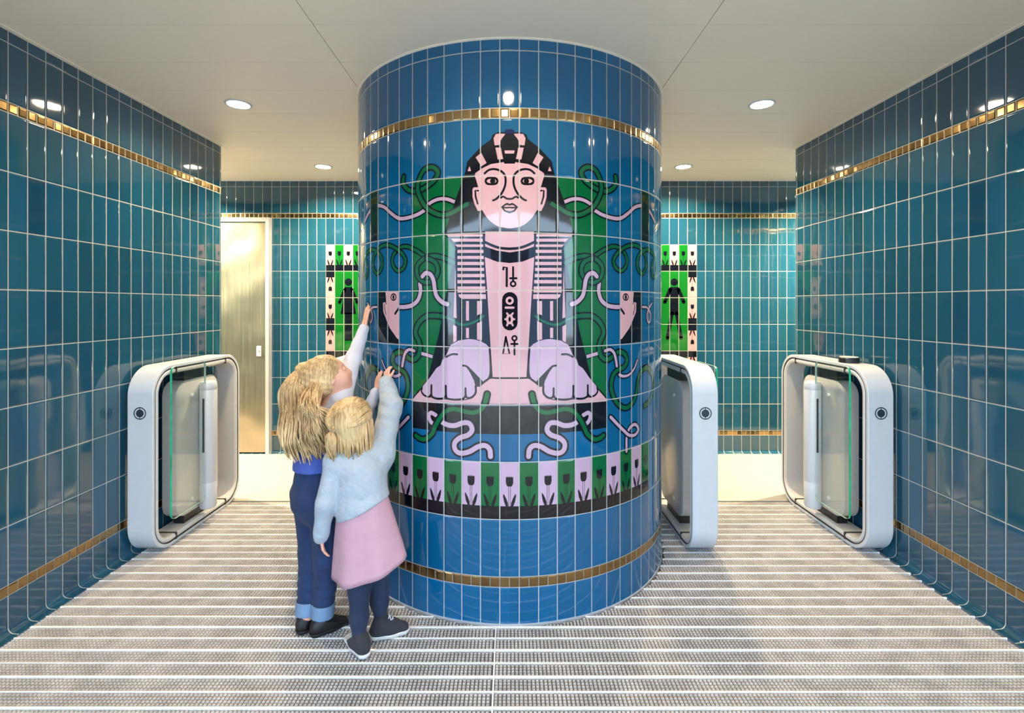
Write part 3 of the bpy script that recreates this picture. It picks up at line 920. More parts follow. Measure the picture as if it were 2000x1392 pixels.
# ------------------------------------------------------------------ downlights
def downlight(x, y, label, power=1., group='recessed ceiling downlights'):
    o = empty('ceiling_downlight', (x, y, C), label, 'ceiling light', group)
    t = MB(); t.lathe((0, 0, 0), [(.058, -.0005), (.073, -.0005), (.073, -.003), (.068, -.006), (.060, -.006), (.058, -.002)], 40, cap=False)
    t.build('rim', M['white'], o, True)
    t = MB(); t.lathe((0, 0, 0), [(.059, -.0035), (.058, -.0028)], 36)
    t.build('diffuser', M['lamp'], o)
    li = bpy.data.lights.new('downlight', 'AREA'); li.shape = 'DISK'; li.size = .11
    li.energy = LAMP_W * power; li.color = WARM; li.spread = math.radians(150)
    lo = bpy.data.objects.new('downlight', li); COL.objects.link(lo); lo.parent = o; lo.location = (0, 0, -.008)
    return o
XD = -1.575, 1.455
for i, y in enumerate((2.89, 4.20)):
    for j, x in enumerate(XD):
        downlight(x, y, 'round downlight in the ceiling %s the column, %s' % (('left of', 'right of')[j], ('the nearer one', 'farther back by the wall')[i]), (.5, 2.0)[i])
for x, nm in ((XD[0], 'left'), (-.02, 'middle'), (XD[1], 'right')):
    downlight(x, 1.565, 'round downlight in the ceiling in front of the column, %s of the row of three' % nm, .30)
for x, nm in ((-3.3, 'left'), (3.3, 'right')):
    downlight(x, 4.2, 'round downlight in the ceiling of the %s arm of the cross corridor' % nm, 7.5)

# ------------------------------------------------------------------ bodies: signed distance fields turned into one smooth skin
class Field:
    def __init__(s, lo, hi, res):
        s.lo, s.res = np.array(lo, float), res
        s.n = np.ceil((np.array(hi) - s.lo) / res).astype(int) + 1
        s.f = np.full(s.n, 1e3, np.float32)
        s.ax = [(s.lo[i] + np.arange(s.n[i]) * res).astype(np.float32) for i in range(3)]
    def window(s, lo, hi):
        a = np.clip(np.floor((np.array(lo) - s.lo) / s.res).astype(int), 0, s.n - 1)
        b = np.clip(np.ceil((np.array(hi) - s.lo) / s.res).astype(int) + 1, a + 1, s.n)
        sl = tuple(slice(a[i], b[i]) for i in range(3))
        X, Y, Z = np.meshgrid(*[s.ax[i][sl[i]] for i in range(3)], indexing='ij', sparse=True)
        return sl, X, Y, Z
    def join(s, sl, d, k, op='add'):
        f = s.f[sl]
        if op == 'add':
            h = np.maximum(k - np.abs(f - d), 0) / k
            s.f[sl] = np.minimum(f, d) - h * h * k * .25
        else:
            h = np.maximum(k - np.abs(f + d), 0) / k
            s.f[sl] = np.maximum(f, -d) + h * h * k * .25
    def cone(s, a, b, ra, rb, k=.012, op='add', flat=None):
        a, b = np.array(a, float), np.array(b, float)
        m = max(ra, rb) + k + .02
        sl, X, Y, Z = s.window(np.minimum(a, b) - m, np.maximum(a, b) + m)
        ab = b - a; L = max(ab @ ab, 1e-9)
        h = np.clip(((X - a[0]) * ab[0] + (Y - a[1]) * ab[1] + (Z - a[2]) * ab[2]) / L, 0, 1)
        dx, dy, dz = X - a[0] - h * ab[0], Y - a[1] - h * ab[1], Z - a[2] - h * ab[2]
        if flat is not None:                                     # flattened along a direction by a factor
            v, q = flat
            t = dx * v[0] + dy * v[1] + dz * v[2]
            d = np.sqrt(np.maximum(dx * dx + dy * dy + dz * dz + t * t * (q * q - 1), 0)) - (ra + (rb - ra) * h)
        else:
            d = np.sqrt(dx * dx + dy * dy + dz * dz) - (ra + (rb - ra) * h)
        s.join(sl, d, k, op)
    def ell(s, c, r, R=None, k=.012, op='add'):
        """ellipsoid, R: three axes (x, y, z) as rows"""
        c, r = np.array(c, float), np.array(r, float)
        R = np.eye(3) if R is None else np.array(R, float)
        m = r.max() + k + .02
        sl, X, Y, Z = s.window(c - m, c + m)
        dx, dy, dz = X - c[0], Y - c[1], Z - c[2]
        q = [(dx * R[i][0] + dy * R[i][1] + dz * R[i][2]) for i in range(3)]
        k0 = np.sqrt(sum((q[i] / r[i]) ** 2 for i in range(3)))
        k1 = np.sqrt(sum((q[i] / r[i] ** 2) ** 2 for i in range(3))) + 1e-9
        s.join(sl, k0 * (k0 - 1) / k1, k, op)
    def cut(s, p, n):
        n = np.array(n, float); n /= np.linalg.norm(n)
        X, Y, Z = np.meshgrid(*s.ax, indexing='ij', sparse=True)
        s.f = np.maximum(s.f, (X - p[0]) * n[0] + (Y - p[1]) * n[1] + (Z - p[2]) * n[2]).astype(np.float32)
    def wrinkle(s, fn):
        X, Y, Z = np.meshgrid(*s.ax, indexing='ij', sparse=True)
        s.f = (s.f + fn(X, Y, Z)).astype(np.float32)
    def mesh(s):
        f = s.f; n = s.n
        ins = f < 0
        c8 = [(i, j, k) for i in (0, 1) for j in (0, 1) for k in (0, 1)]
        sub = lambda a, o: a[o[0]:n[0] - 1 + o[0], o[1]:n[1] - 1 + o[1], o[2]:n[2] - 1 + o[2]]
        cnt = sum(sub(ins, o).astype(np.int8) for o in c8)
        act = np.argwhere((cnt > 0) & (cnt < 8))
        idx = np.full(n - 1, -1, np.int64); idx[tuple(act.T)] = np.arange(len(act))
        vals = {o: f[act[:, 0] + o[0], act[:, 1] + o[1], act[:, 2] + o[2]] for o in c8}
        S = np.zeros((len(act), 3)); K = np.zeros(len(act))
        for a in c8:
            for ax in range(3):
                if a[ax]: continue
                b = list(a); b[ax] = 1; b = tuple(b)
                m = (vals[a] < 0) != (vals[b] < 0)
                t = np.where(m, vals[a] / np.where(m, vals[a] - vals[b], 1), 0)
                p = np.array(a, float)[None].repeat(len(act), 0); p[:, ax] = t
                S += p * m[:, None]; K += m
        V = s.lo + (act + S / K[:, None]) * s.res
        Q = []
        for ax in range(3):
            o1, o2 = [(1, 2), (2, 0), (0, 1)][ax]
            nn = list(n); nn[ax] -= 1
            sl0 = [slice(1, n[i] - 1) for i in range(3)]; sl0[ax] = slice(0, n[ax] - 1)
            sl1 = list(sl0); sl1[ax] = slice(1, n[ax])
            A_, B_ = ins[tuple(sl0)], ins[tuple(sl1)]
            e = np.argwhere(A_ != B_)
            off = [1, 1, 1]; off[ax] = 0
            e = e + off
            inside_first = ins[tuple(e.T)]
            def g(d1, d2):
                q = e.copy(); q[:, o1] -= d1; q[:, o2] -= d2
                return idx[tuple(q.T)]
            quad = np.stack([g(1, 1), g(0, 1), g(0, 0), g(1, 0)], 1)
            quad[~inside_first] = quad[~inside_first][:, ::-1]
            Q.append(quad)
        Q = np.concatenate(Q)
        return V, Q[(Q >= 0).all(1)]
    def build(s, name, mats, parent, loc, pick=None, relax=2):
        V, Q = s.mesh()
        for _ in range(relax):                                   # light smoothing
            acc = np.zeros_like(V); cn = np.zeros(len(V))
            for a, b in ((0, 1), (1, 2), (2, 3), (3, 0)):
                np.add.at(acc, Q[:, a], V[Q[:, b]]); np.add.at(cn, Q[:, a], 1)
                np.add.at(acc, Q[:, b], V[Q[:, a]]); np.add.at(cn, Q[:, b], 1)
            V = V * .5 + .5 * acc / np.maximum(cn, 1)[:, None]
        me = bpy.data.meshes.new(name)
        V = V - np.array(loc)
        me.vertices.add(len(V)); me.vertices.foreach_set('co', V.astype(np.float32).reshape(-1))
        me.loops.add(len(Q) * 4); me.loops.foreach_set('vertex_index', Q.reshape(-1).astype(np.int32))
        me.polygons.add(len(Q)); me.polygons.foreach_set('loop_start', np.arange(len(Q), dtype=np.int32) * 4)
        if pick is not None:
            ctr = V[Q].mean(1) + np.array(loc)
            me.polygons.foreach_set('material_index', pick(ctr).astype(np.int32))
        me.update(calc_edges=True)
        return link(name, me, mats, parent, True)

def unit(v): v = np.array(v, float); return v / np.linalg.norm(v)
def frame(fwd, up=(0, 0, 1)):
    f = unit(fwd); r = unit(np.cross(f, up)); u = np.cross(r, f)
    return r, f, u                                              # right, forward, up

def skin_mat(name, col):
    m, n, b = new_mat(name)
    co = n.node('ShaderNodeTexCoord').outputs['Object']
    n.put(b.inputs['Base Color'], n.mix(n.noise(26, 3, co), rgba(col), rgba((col[0], col[1] * .80, col[2] * .76))))
    b.inputs['Roughness'].default_value = .5
    b.inputs['Subsurface Weight'].default_value = .15
    b.inputs['Subsurface Radius'].default_value = (.012, .005, .003)
    return m
def cloth(name, col, rough=.85, weave=900, amp=.0012, var=.10, fold=.004, fscale=14):
    m, n, b = new_mat(name)
    co = n.node('ShaderNodeTexCoord').outputs['Object']
    v = n.noise(18, 4, co)
    n.put(b.inputs['Base Color'], n.mix(v, rgba([c * (1 - var) for c in col]), rgba([min(1, c * (1 + var)) for c in col])))
    b.inputs['Roughness'].default_value = rough
    b.inputs['Sheen Weight'].default_value = .06
    h = n.math('ADD', n.math('MULTIPLY', n.noise(weave, 1, co), amp), n.math('MULTIPLY', n.noise(fscale, 2, co), fold))
    n.put(b.inputs['Normal'], n.bump(h, 1., .8))
    return m
def hair_mat(name, c0, c1):
    m, n, b = new_mat(name)
    co = n.node('ShaderNodeTexCoord').outputs['Object']
    mp = n.node('ShaderNodeMapping'); mp.inputs['Scale'].default_value = (1, 1, .05); n.put(mp.inputs[0], co)
    v = n.noise(150, 3, mp.outputs[0])
    w = n.noise(9, 2, co)
    n.put(b.inputs['Base Color'], n.mix(n.range(n.math('ADD', n.math('MULTIPLY', v, .4), n.math('MULTIPLY', w, .6)), .30, .66), rgba(c0), rgba(c1)))
    b.inputs['Roughness'].default_value = .42
    b.inputs['Specular IOR Level'].default_value = .35
    n.put(b.inputs['Normal'], n.bump(v, .006))
    return m
M['skin'] = skin_mat('fair_skin', (.72, .43, .32))
M['lip'] = skin_mat('lip_skin', (.60, .24, .20))
M['hair'] = hair_mat('blond_hair', (.27, .155, .062), (.84, .60, .32))
M['hair2'] = hair_mat('dark_blond_hair', (.24, .14, .058), (.76, .53, .27))
M['hairtie'] = cloth('hair_tie', (.70, .66, .60))
M['eye'] = mat('eye_white', (.8, .8, .8), .1)
M['iris'] = mat('blue_iris', (.02, .05, .12), .1)
M['jeans'] = cloth('blue_denim', (.007, .026, .090), var=.35, fold=.006)
M['cuff'] = cloth('turned_up_denim', (.15, .25, .40), var=.2)
M['sleeve'] = cloth('white_jersey', (.60, .60, .68), fold=.006)
M['vest'] = cloth('violet_blue_jersey', (.05, .09, .36), fold=.006)
M['sweater'] = cloth('pale_blue_sweatshirt', (.375, .43, .49), fold=.016, fscale=24)
M['skirt'] = cloth('pink_felt', (.50, .285, .345), fold=.004, weave=500)
M['tights'] = cloth('navy_tights', (.010, .020, .055), fold=.001)
M['leather'] = mat('black_leather', (.010, .010, .012), .45, bump=.001, bscale=300)
M['canvas'] = cloth('charcoal_canvas', (.022, .024, .032))
M['rubber'] = mat('white_rubber', (.66, .64, .62), .5, noise=.08)
M['lace'] = cloth('white_lace', (.6, .6, .6))

def hand(fl, w, d, n, side, L, curl, spread=.10, k=.005, thumb_out=.75):
    """w wrist, d pointing direction, n direction the palm faces, side +-1: where the thumb sits along d x n"""
    d, n = unit(d), unit(n); n = unit(n - d * (n @ d)); a = np.cross(d, n) * side
    w = np.array(w, float); s = L / .125
    kn = []
    offs = (.021, .007, -.007, -.020); lens = (.046, .052, .048, .038); pal = (.056, .058, .055, .050)
    for i in range(4):
        q = w + d * pal[i] * s + a * offs[i] * s
        fl.cone(w + a * offs[i] * .55 * s + d * .004, q, .0100 * s, .0078 * s, .008, flat=(n, 1.25))
        kn.append(q)
    for i in range(4):
        p = kn[i]; dd = unit(d + a * spread * (1.5 - i)); ang = 0
        rad = (.0066, .0068, .0066, .0058)[i] * s
        for j, fr in enumerate((.45, .31, .24)):
            ang += curl[i] * (1.0, .9, .6)[j]
            v = dd * math.cos(ang) + n * math.sin(ang)
            e = p + v * lens[i] * fr * s
            fl.cone(p, e, rad * (1 - .10 * j), rad * (1 - .10 * (j + 1)), .003)
            p = e
    b = w + d * .014 * s + a * .017 * s
    t1 = unit(d * .65 + a * thumb_out + n * .25); t2 = unit(d * .85 + a * .35 + n * .30)
    m = b + t1 * .028 * s; e = m + t2 * .024 * s
    fl.cone(b, m, .0095 * s, .0078 * s, .006); fl.cone(m, e, .0076 * s, .0060 * s, .003)
    fl.cone(w - d * .02, w + d * .012, .0155 * s, .0150 * s, .008, flat=(n, 1.25))

def head(fl, c, fr, s):
    """skull centre, (right, forward, up), s = half of the head's height"""
    r, f, u = fr; c = np.array(c, float)
    P = lambda x, y, z: c + (r * x + f * y + u * z) * s
    R = [r, f, u]
    fl.ell(P(0, -.06, .22), np.array((.76, .90, .78)) * s, R, .03)
    fl.ell(P(0, .22, -.28), np.array((.60, .62, .62)) * s, R, .05)
    fl.ell(P(0, .46, -.72), np.array((.24, .22, .20)) * s, R, .04)
    for sx in (-1, 1):
        fl.ell(P(sx * .36, .58, -.30), np.array((.26, .22, .26)) * s, R, .03)
        fl.ell(P(sx * .30, .86, .05), np.array((.17, .12, .12)) * s, R, .02, 'sub')
        fl.ell(P(sx * .30, .76, .05), np.array((.15, .12, .115)) * s, R, .006)
        fl.ell(P(sx * .75, -.02, -.08), np.array((.07, .17, .24)) * s, R, .012)
        fl.ell(P(sx * .80, .02, -.06), np.array((.045, .09, .14)) * s, R, .006, 'sub')
        fl.ell(P(sx * .09, .87, -.30), np.array((.075, .08, .06)) * s, R, .012)
    fl.cone(P(0, .80, .05), P(0, .95, -.24), .055 * s, .095 * s, .016)
    fl.ell(P(0, .80, -.50), np.array((.20, .10, .055)) * s, R, .010)
    fl.ell(P(0, .79, -.60), np.array((.16, .10, .060)) * s, R, .010)
    fl.ell(P(0, .90, -.548), np.array((.19, .06, .012)) * s, R, .004, 'sub')
    return P

def eyes(P, s, parent, loc):
    for sx in (-1, 1):
        o = Vector(loc)
        c = Vector(P(sx * .30, .785, .05)); d = Vector(P(sx * .30, 1.785, .05)) - c; d.normalize()
        t = MB(); bm = bmesh.new(); bmesh.ops.create_uvsphere(bm, u_segments=20, v_segments=14, radius=.082 * s)
        t.add([v.co + c - o for v in bm.verts], [[v.index for v in q.verts] for q in bm.faces]); bm.free()
        e = t.build('eye', M['eye'], parent, True)
        t = MB(); t.tube([c - o + d * .066 * s, c - o + d * .0835 * s], [.046 * s, .036 * s], 18); t.build('iris', M['iris'], e, True)

def shoe(parent, loc, heel, toe, up, L, Wd, top, upper, sole, laces, sole_h=.020):
    """upper and sole round a foot on the floor; heel, toe: ground points; up: ankle point the collar leans to"""
    heel, toe = np.array(heel, float), np.array(toe, float)
    d = unit((toe - heel) * (1, 1, 0)); sd = np.array((d[1], -d[0], 0)); z = np.array((0, 0, 1.))
    lo, hi = np.minimum(heel, toe) - .06, np.maximum(heel, toe) + .06
    lo[2], hi[2] = -.01, top + .05
    G = lambda x, y, h: heel + d * x * L + sd * y * Wd + z * h
    def foot(f, gr, k=.02):
        f.cone(G(.17, 0, .032), G(.50, .0, .030), .38 * Wd + gr, .42 * Wd + gr, k)
        f.cone(G(.50, 0, .030), G(.82, .02, .024), .43 * Wd + gr, .36 * Wd + gr, k)
    f = Field(lo, hi, .0030)
    foot(f, 0)
    up = np.array(up, float)
    f.cone(G(.24, 0, .045), up, .36 * Wd, .37 * Wd, .03)
    f.cone(G(.30, 0, .055), G(.58, 0, .045), .34 * Wd, .30 * Wd, .03)
    ax = unit(up - G(.24, 0, .045))
    f.cut(up + ax * .002, ax)
    f.cut(G(0, 0, .010), (0, 0, -1))
    u = f.build('shoe', upper, parent, loc)
    f = Field(lo, hi, .0025)
    f.cone(G(.17, 0, .02), G(.5, 0, .02), .42 * Wd, .47 * Wd, .01)
    f.cone(G(.5, 0, .02), G(.83, .02, .02), .475 * Wd, .41 * Wd, .01)
    f.cut(G(0, 0, sole_h), (0, 0, 1)); f.cut(G(0, 0, .0005), (0, 0, -1))
    f.build('sole', sole, u, loc, relax=1)
    if laces:
        t = MB()
        for i in range(4):
            x = .46 + .075 * i; h = .088 - .0115 * i
            for sg in (-1, 1):
                t.tube([Vector(G(x, -.20 * sg, h - .009) - loc), Vector(G(x + .03, 0, h + .001) - loc), Vector(G(x + .06, .20 * sg, h - .018) - loc)], [.0023] * 3, 6)
        t.build('laces', M['lace'], u, True)
    return u

def lock(t, pts, r0, taper=.25, n=5):
    P = spline(pts, .012)
    m = len(P)
    R = [r0 * (min(1, .45 + 2.2 * i / m) if i < m * .25 else 1 - (1 - taper) * ((i / m - .25) / .75) ** 1.6) for i in range(m)]
    t.tube(P, R, n)

# ------------------------------------------------------------------ taller child, reaching up
def taller():
    loc = np.array(px(612, 1236, 2.12)); loc[2] = 0
    root = empty('person', loc, 'taller child with long wavy blond ponytail, in jeans, right arm stretched up the column', 'person')
    J = lambda x, y, Y: np.array(px(x, y, Y))
    fwd = unit((.62, .78, 0)); rt = np.array((fwd[1], -fwd[0], 0))
    hipc = J(618, 968, 2.17); hipL, hipR = hipc - rt * .060, hipc + rt * .060
    aL, aR = np.array((-.872, 2.135, .062)), np.array((-.800, 2.12, .062))
    kL, kR = (hipL + aL) / 2 + fwd * .018, (hipR + aR) / 2 + fwd * .022
    chest = J(628, 850, 2.215); neck = J(644, 792, 2.25)
    shL, shR = J(640, 812, 2.33), J(664, 782, 2.265)
    elR, wrR = J(690, 700, 2.405), J(711, 641, 2.500)
    elL, wrL = J(702, 838, 2.37), J(735, 765, 2.392)
    hc = J(640, 737, 2.27); hs = .098
    hf = unit((.80, .42, .40)); fr = frame(hf, unit((-.35, -.10, 1)))
    lo, hi = np.array((-1.06, 1.95, -.02)), np.array((-.50, 2.72, 1.50))
    b = Field(lo, hi, .0032)
    for h_, k_, a_ in ((hipL, kL, aL), (hipR, kR, aR)):
        b.cone(h_, k_, .060, .042, .03); b.cone(k_, a_, .042, .027, .02)
        b.cone(a_, a_ - (0, 0, .035), .024, .018, .01)
    b.cone(hipc + (0, 0, .0), chest, .085, .088, .05); b.ell(hipc, (.098, .078, .085), [rt, fwd, (0, 0, 1)], .04)
    b.cone(chest, neck - (0, 0, .02), .080, .045, .05)
    b.cone(shL, shR, .042, .042, .04); b.cone(neck - (0, 0, .02), hc - fr[2] * .05, .034, .034, .03)
    b.cone(shR, elR, .036, .026, .03); b.cone(elR, wrR, .027, .018, .015)
    b.cone(shL, elL, .036, .026, .03); b.cone(elL, wrL, .027, .018, .015)
    P = head(b, hc, fr, hs)
    tip = np.array(hit_xyz(721, 583))
    dR = unit(tip - wrR)
    nR = np.array(hit_xyz(721, 600)) - np.array((CXC, CYC, H)); nR[2] = 0
    hand(b, wrR + dR * .012, dR, -unit(nR), 1, .122, (.06, .05, .06, .08), .10)
    tL = np.array(hit_xyz(742, 708)); dL = unit(tL - wrL)
    nL = tL - np.array((CXC, CYC, tL[2]))
    hand(b, wrL + dL * .006, dL, -unit(nL), -1, .112, (.10, .12, .12, .14), .08)
    lipc = P(0, .84, -.55)
    body = b.build('body', [M['skin'], M['lip']], root, loc, pick=lambda c: ((((c - lipc) @ fr[0]) / (.19 * hs)) ** 2 + (((c - lipc) @ fr[2]) / (.10 * hs)) ** 2 + (((c - lipc) @ fr[1]) / (.25 * hs)) ** 2 < 1))
    eyes(P, hs, root, loc)
    # jeans and turned-up cuffs
    g = Field(lo, (hi[0], hi[1], .80), .004)
    for h_, k_, a_ in ((hipL, kL, aL), (hipR, kR, aR)):
        g.cone(h_, k_, .068, .053, .03); g.cone(k_, a_, .053, .041, .02)
    g.ell(hipc, (.108, .088, .10), [rt, fwd, (0, 0, 1)], .05); g.cone(hipc, chest, .098, .096, .03)
    g.wrinkle(lambda X, Y, Z: .0016 * np.sin(Z * 95 + 14 * X) * np.sin(X * 42 + Y * 31) + .0022 * np.exp(-((Z - .17) / .09) ** 2) * np.sin(Z * 170 + 25 * X))
    g.cut((0, 0, .098), (0, 0, -1)); g.cut(hipc + (0, 0, .145), (0, 0, 1))
    jn = g.build('jeans', M['jeans'], root, loc)
    for h_, k_, a_ in ((hipL, kL, aL), (hipR, kR, aR)):
        c = Field(a_ - .09, a_ + .12, .003)
        ax = unit(k_ - a_)
        c.cone(a_ - ax * .05, a_ + ax * .1, .0445, .0505, .01)
        c.cut(a_ + ax * .062, ax); c.cut(a_ + ax * .008, -ax)
        c.build('cuff', M['cuff'], jn, loc)
    # white top with long sleeves, violet-blue tunic over it
    s = Field(lo + (0, 0, .55), hi, .0036)
    s.cone(hipc + (0, 0, .05), chest, .096, .098, .05); s.cone(chest, neck - (0, 0, .035), .092, .056, .05); s.cone(shL, shR, .050, .050, .04)
    s.cone(shR, elR, .050, .037, .03); s.cone(elR, wrR - unit(wrR - elR) * .004, .037, .026, .02)
    s.cone(shL, elL, .050, .037, .03); s.cone(elL, wrL - unit(wrL - elL) * .004, .037, .026, .02)
    s.wrinkle(lambda X, Y, Z: .0014 * np.sin(Z * 120 + 60 * X - 40 * Y) * np.sin(X * 50 + Z * 20))
    s.cut(wrR - unit(wrR - elR) * .002, unit(wrR - elR)) if False else None
    s.cut(hipc + (0, 0, .17), (0, 0, -1))
    s.build('long_sleeved_top', M['sleeve'], root, loc)
    v = Field(lo + (0, 0, .45), (hi[0], hi[1], 1.0), .004)
    v.cone(hipc + (0, 0, .05), chest, .106, .105, .05); v.cone(chest, chest + (0, 0, .06), .10, .09, .04)
    v.wrinkle(lambda X, Y, Z: .002 * np.sin(X * 60 + Y * 45) * np.sin(Z * 30))
    v.cut(hipc + (0, 0, .122), (0, 0, -1)); v.cut(chest + (0, 0, .08), (.3, .2, 1))
    v.build('tunic', M['vest'], root, loc)
    # hair: cap, half-up tie, long wavy tail and loose lengths
    r, f, u = fr
    tie = J(588, 722, 2.25)
    hfld = Field(hc - .17, hc + .17, .0036)
    hfld.ell(P(0, -.10, .24), np.array((.86, .98, .88)) * hs, [r, f, u], .02)
    hfld.ell(P(0, -.35, -.15), np.array((.80, .66, .70)) * hs, [r, f, u], .03)
    hfld.cone(P(0, -.7, .3), tie, .050, .026, .05)
    hfld.ell(P(0, .95, -.25), np.array((.66, .72, .92)) * hs, [r, f, u], .02, 'sub')
    hfld.wrinkle(lambda X, Y, Z: .0012 * np.sin(Z * 260 + X * 60))
    hair = hfld.build('hair', M['hair'], root, loc)
    t = MB(); rnd = random.Random(4)
    end = J(592, 892, 2.12)
    o = Vector(loc)
    for i in range(110):                                          # strands drawn back over the skull into the tie
        az = math.radians(rnd.uniform(-88, 88)); el = rnd.uniform(.15, 1.0)
        x0 = math.sin(az) * .80; z0 = .30 + .62 * math.cos(az)
        a = P(x0 * .90, .42 - .25 * abs(x0), z0 * .92); m1 = P(x0 * 1.06, -.18, z0 * 1.03); m2 = P(x0 * .72, -.82, z0 * .62 + .1)
        lock(t, [Vector(a) - o, Vector(m1) - o, Vector(m2) - o, Vector(tie) - o + Vector((rnd.uniform(-.01, .01), rnd.uniform(-.01, .01), rnd.uniform(-.012, .012)))], rnd.uniform(.003, .0055), .6)
    for i in range(300):                                         # the tail: a full wavy mass
        ph, rr_ = rnd.uniform(0, 2 * PI), math.sqrt(rnd.random())
        amp, sh = rnd.uniform(.006, .013), rnd.uniform(0, 1.6) + ph * .3
        Lf = rnd.uniform(.70, 1.05)
        pts = []
        for k in range(12):
            q = k / 11 * Lf
            wd = .012 + .078 * math.sin(min(1, q * 1.5 + .05) * PI * .5) * (1 - .25 * q)
            base = Vector(tie) * (1 - q) + Vector(end) * q + Vector((-.020 * math.sin(q * PI), -.012, .030 * math.sin(min(1, q * 2) * PI)))
            base += Vector((math.cos(ph) * wd * rr_, math.sin(ph) * wd * rr_ * .7, 0))
            base.x += amp * math.sin(11 * q + sh) * min(1, q * 3); base.y += amp * .6 * math.cos(11 * q + sh) * min(1, q * 3)
            pts.append(base - o)
        lock(t, pts, rnd.uniform(.0032, .0062), .25)
    e2 = J(640, 885, 2.13)
    for i in range(330):                                          # loose lengths behind the ear
        az = rnd.uniform(-.95, .95)
        a = P(az * .84, -.30 - rnd.uniform(0, .45), -.05 + rnd.uniform(-.25, .3))
        side = rnd.uniform(0, 1)
        e = Vector(J(600 + 62 * side, 872 + rnd.uniform(-55, 30) - 12 * side, 2.085 + .02 * side))
        wv, amp, sh = rnd.uniform(10, 16), rnd.uniform(.005, .011), rnd.uniform(0, 6)
        pts = []
        for k in range(8):
            q = k / 7
            p = Vector(a) * (1 - q) + e * q + Vector((-.012, -.085, 0)) * math.sin(q * PI)
            p.x += amp * math.sin(wv * q + sh) * q; p.y += amp * math.cos(wv * q + sh) * q
            pts.append(p - o)
        lock(t, pts, rnd.uniform(.003, .0058), .3)
    t.build('hair_locks', M['hair'], hair, True)
    t = MB(); bm = bmesh.new(); bmesh.ops.create_uvsphere(bm, u_segments=20, v_segments=12, radius=.020)
    t.add([Vector((v.co.x * .8, v.co.y, v.co.z * .9)) + Vector(tie) - o for v in bm.verts], [[v.index for v in q.verts] for q in bm.faces]); bm.free()
    t.build('hair_tie', M['hairtie'], hair, True)
    for a_, hl, to in ((aL, (-.893, 2.095, 0), (-.845, 2.28, 0)), (aR, (-.842, 2.085, 0), (-.712, 2.20, 0))):
        shoe(root, loc, hl, to, np.array(a_) + (0, 0, .005), .185, .070, .08, M['leather'], M['leather'], False, .018)
    return root

def hit_xyz(x, y):
    u, z, t = hit(x, y)
    return ((x - CX) * t / F, t, z)

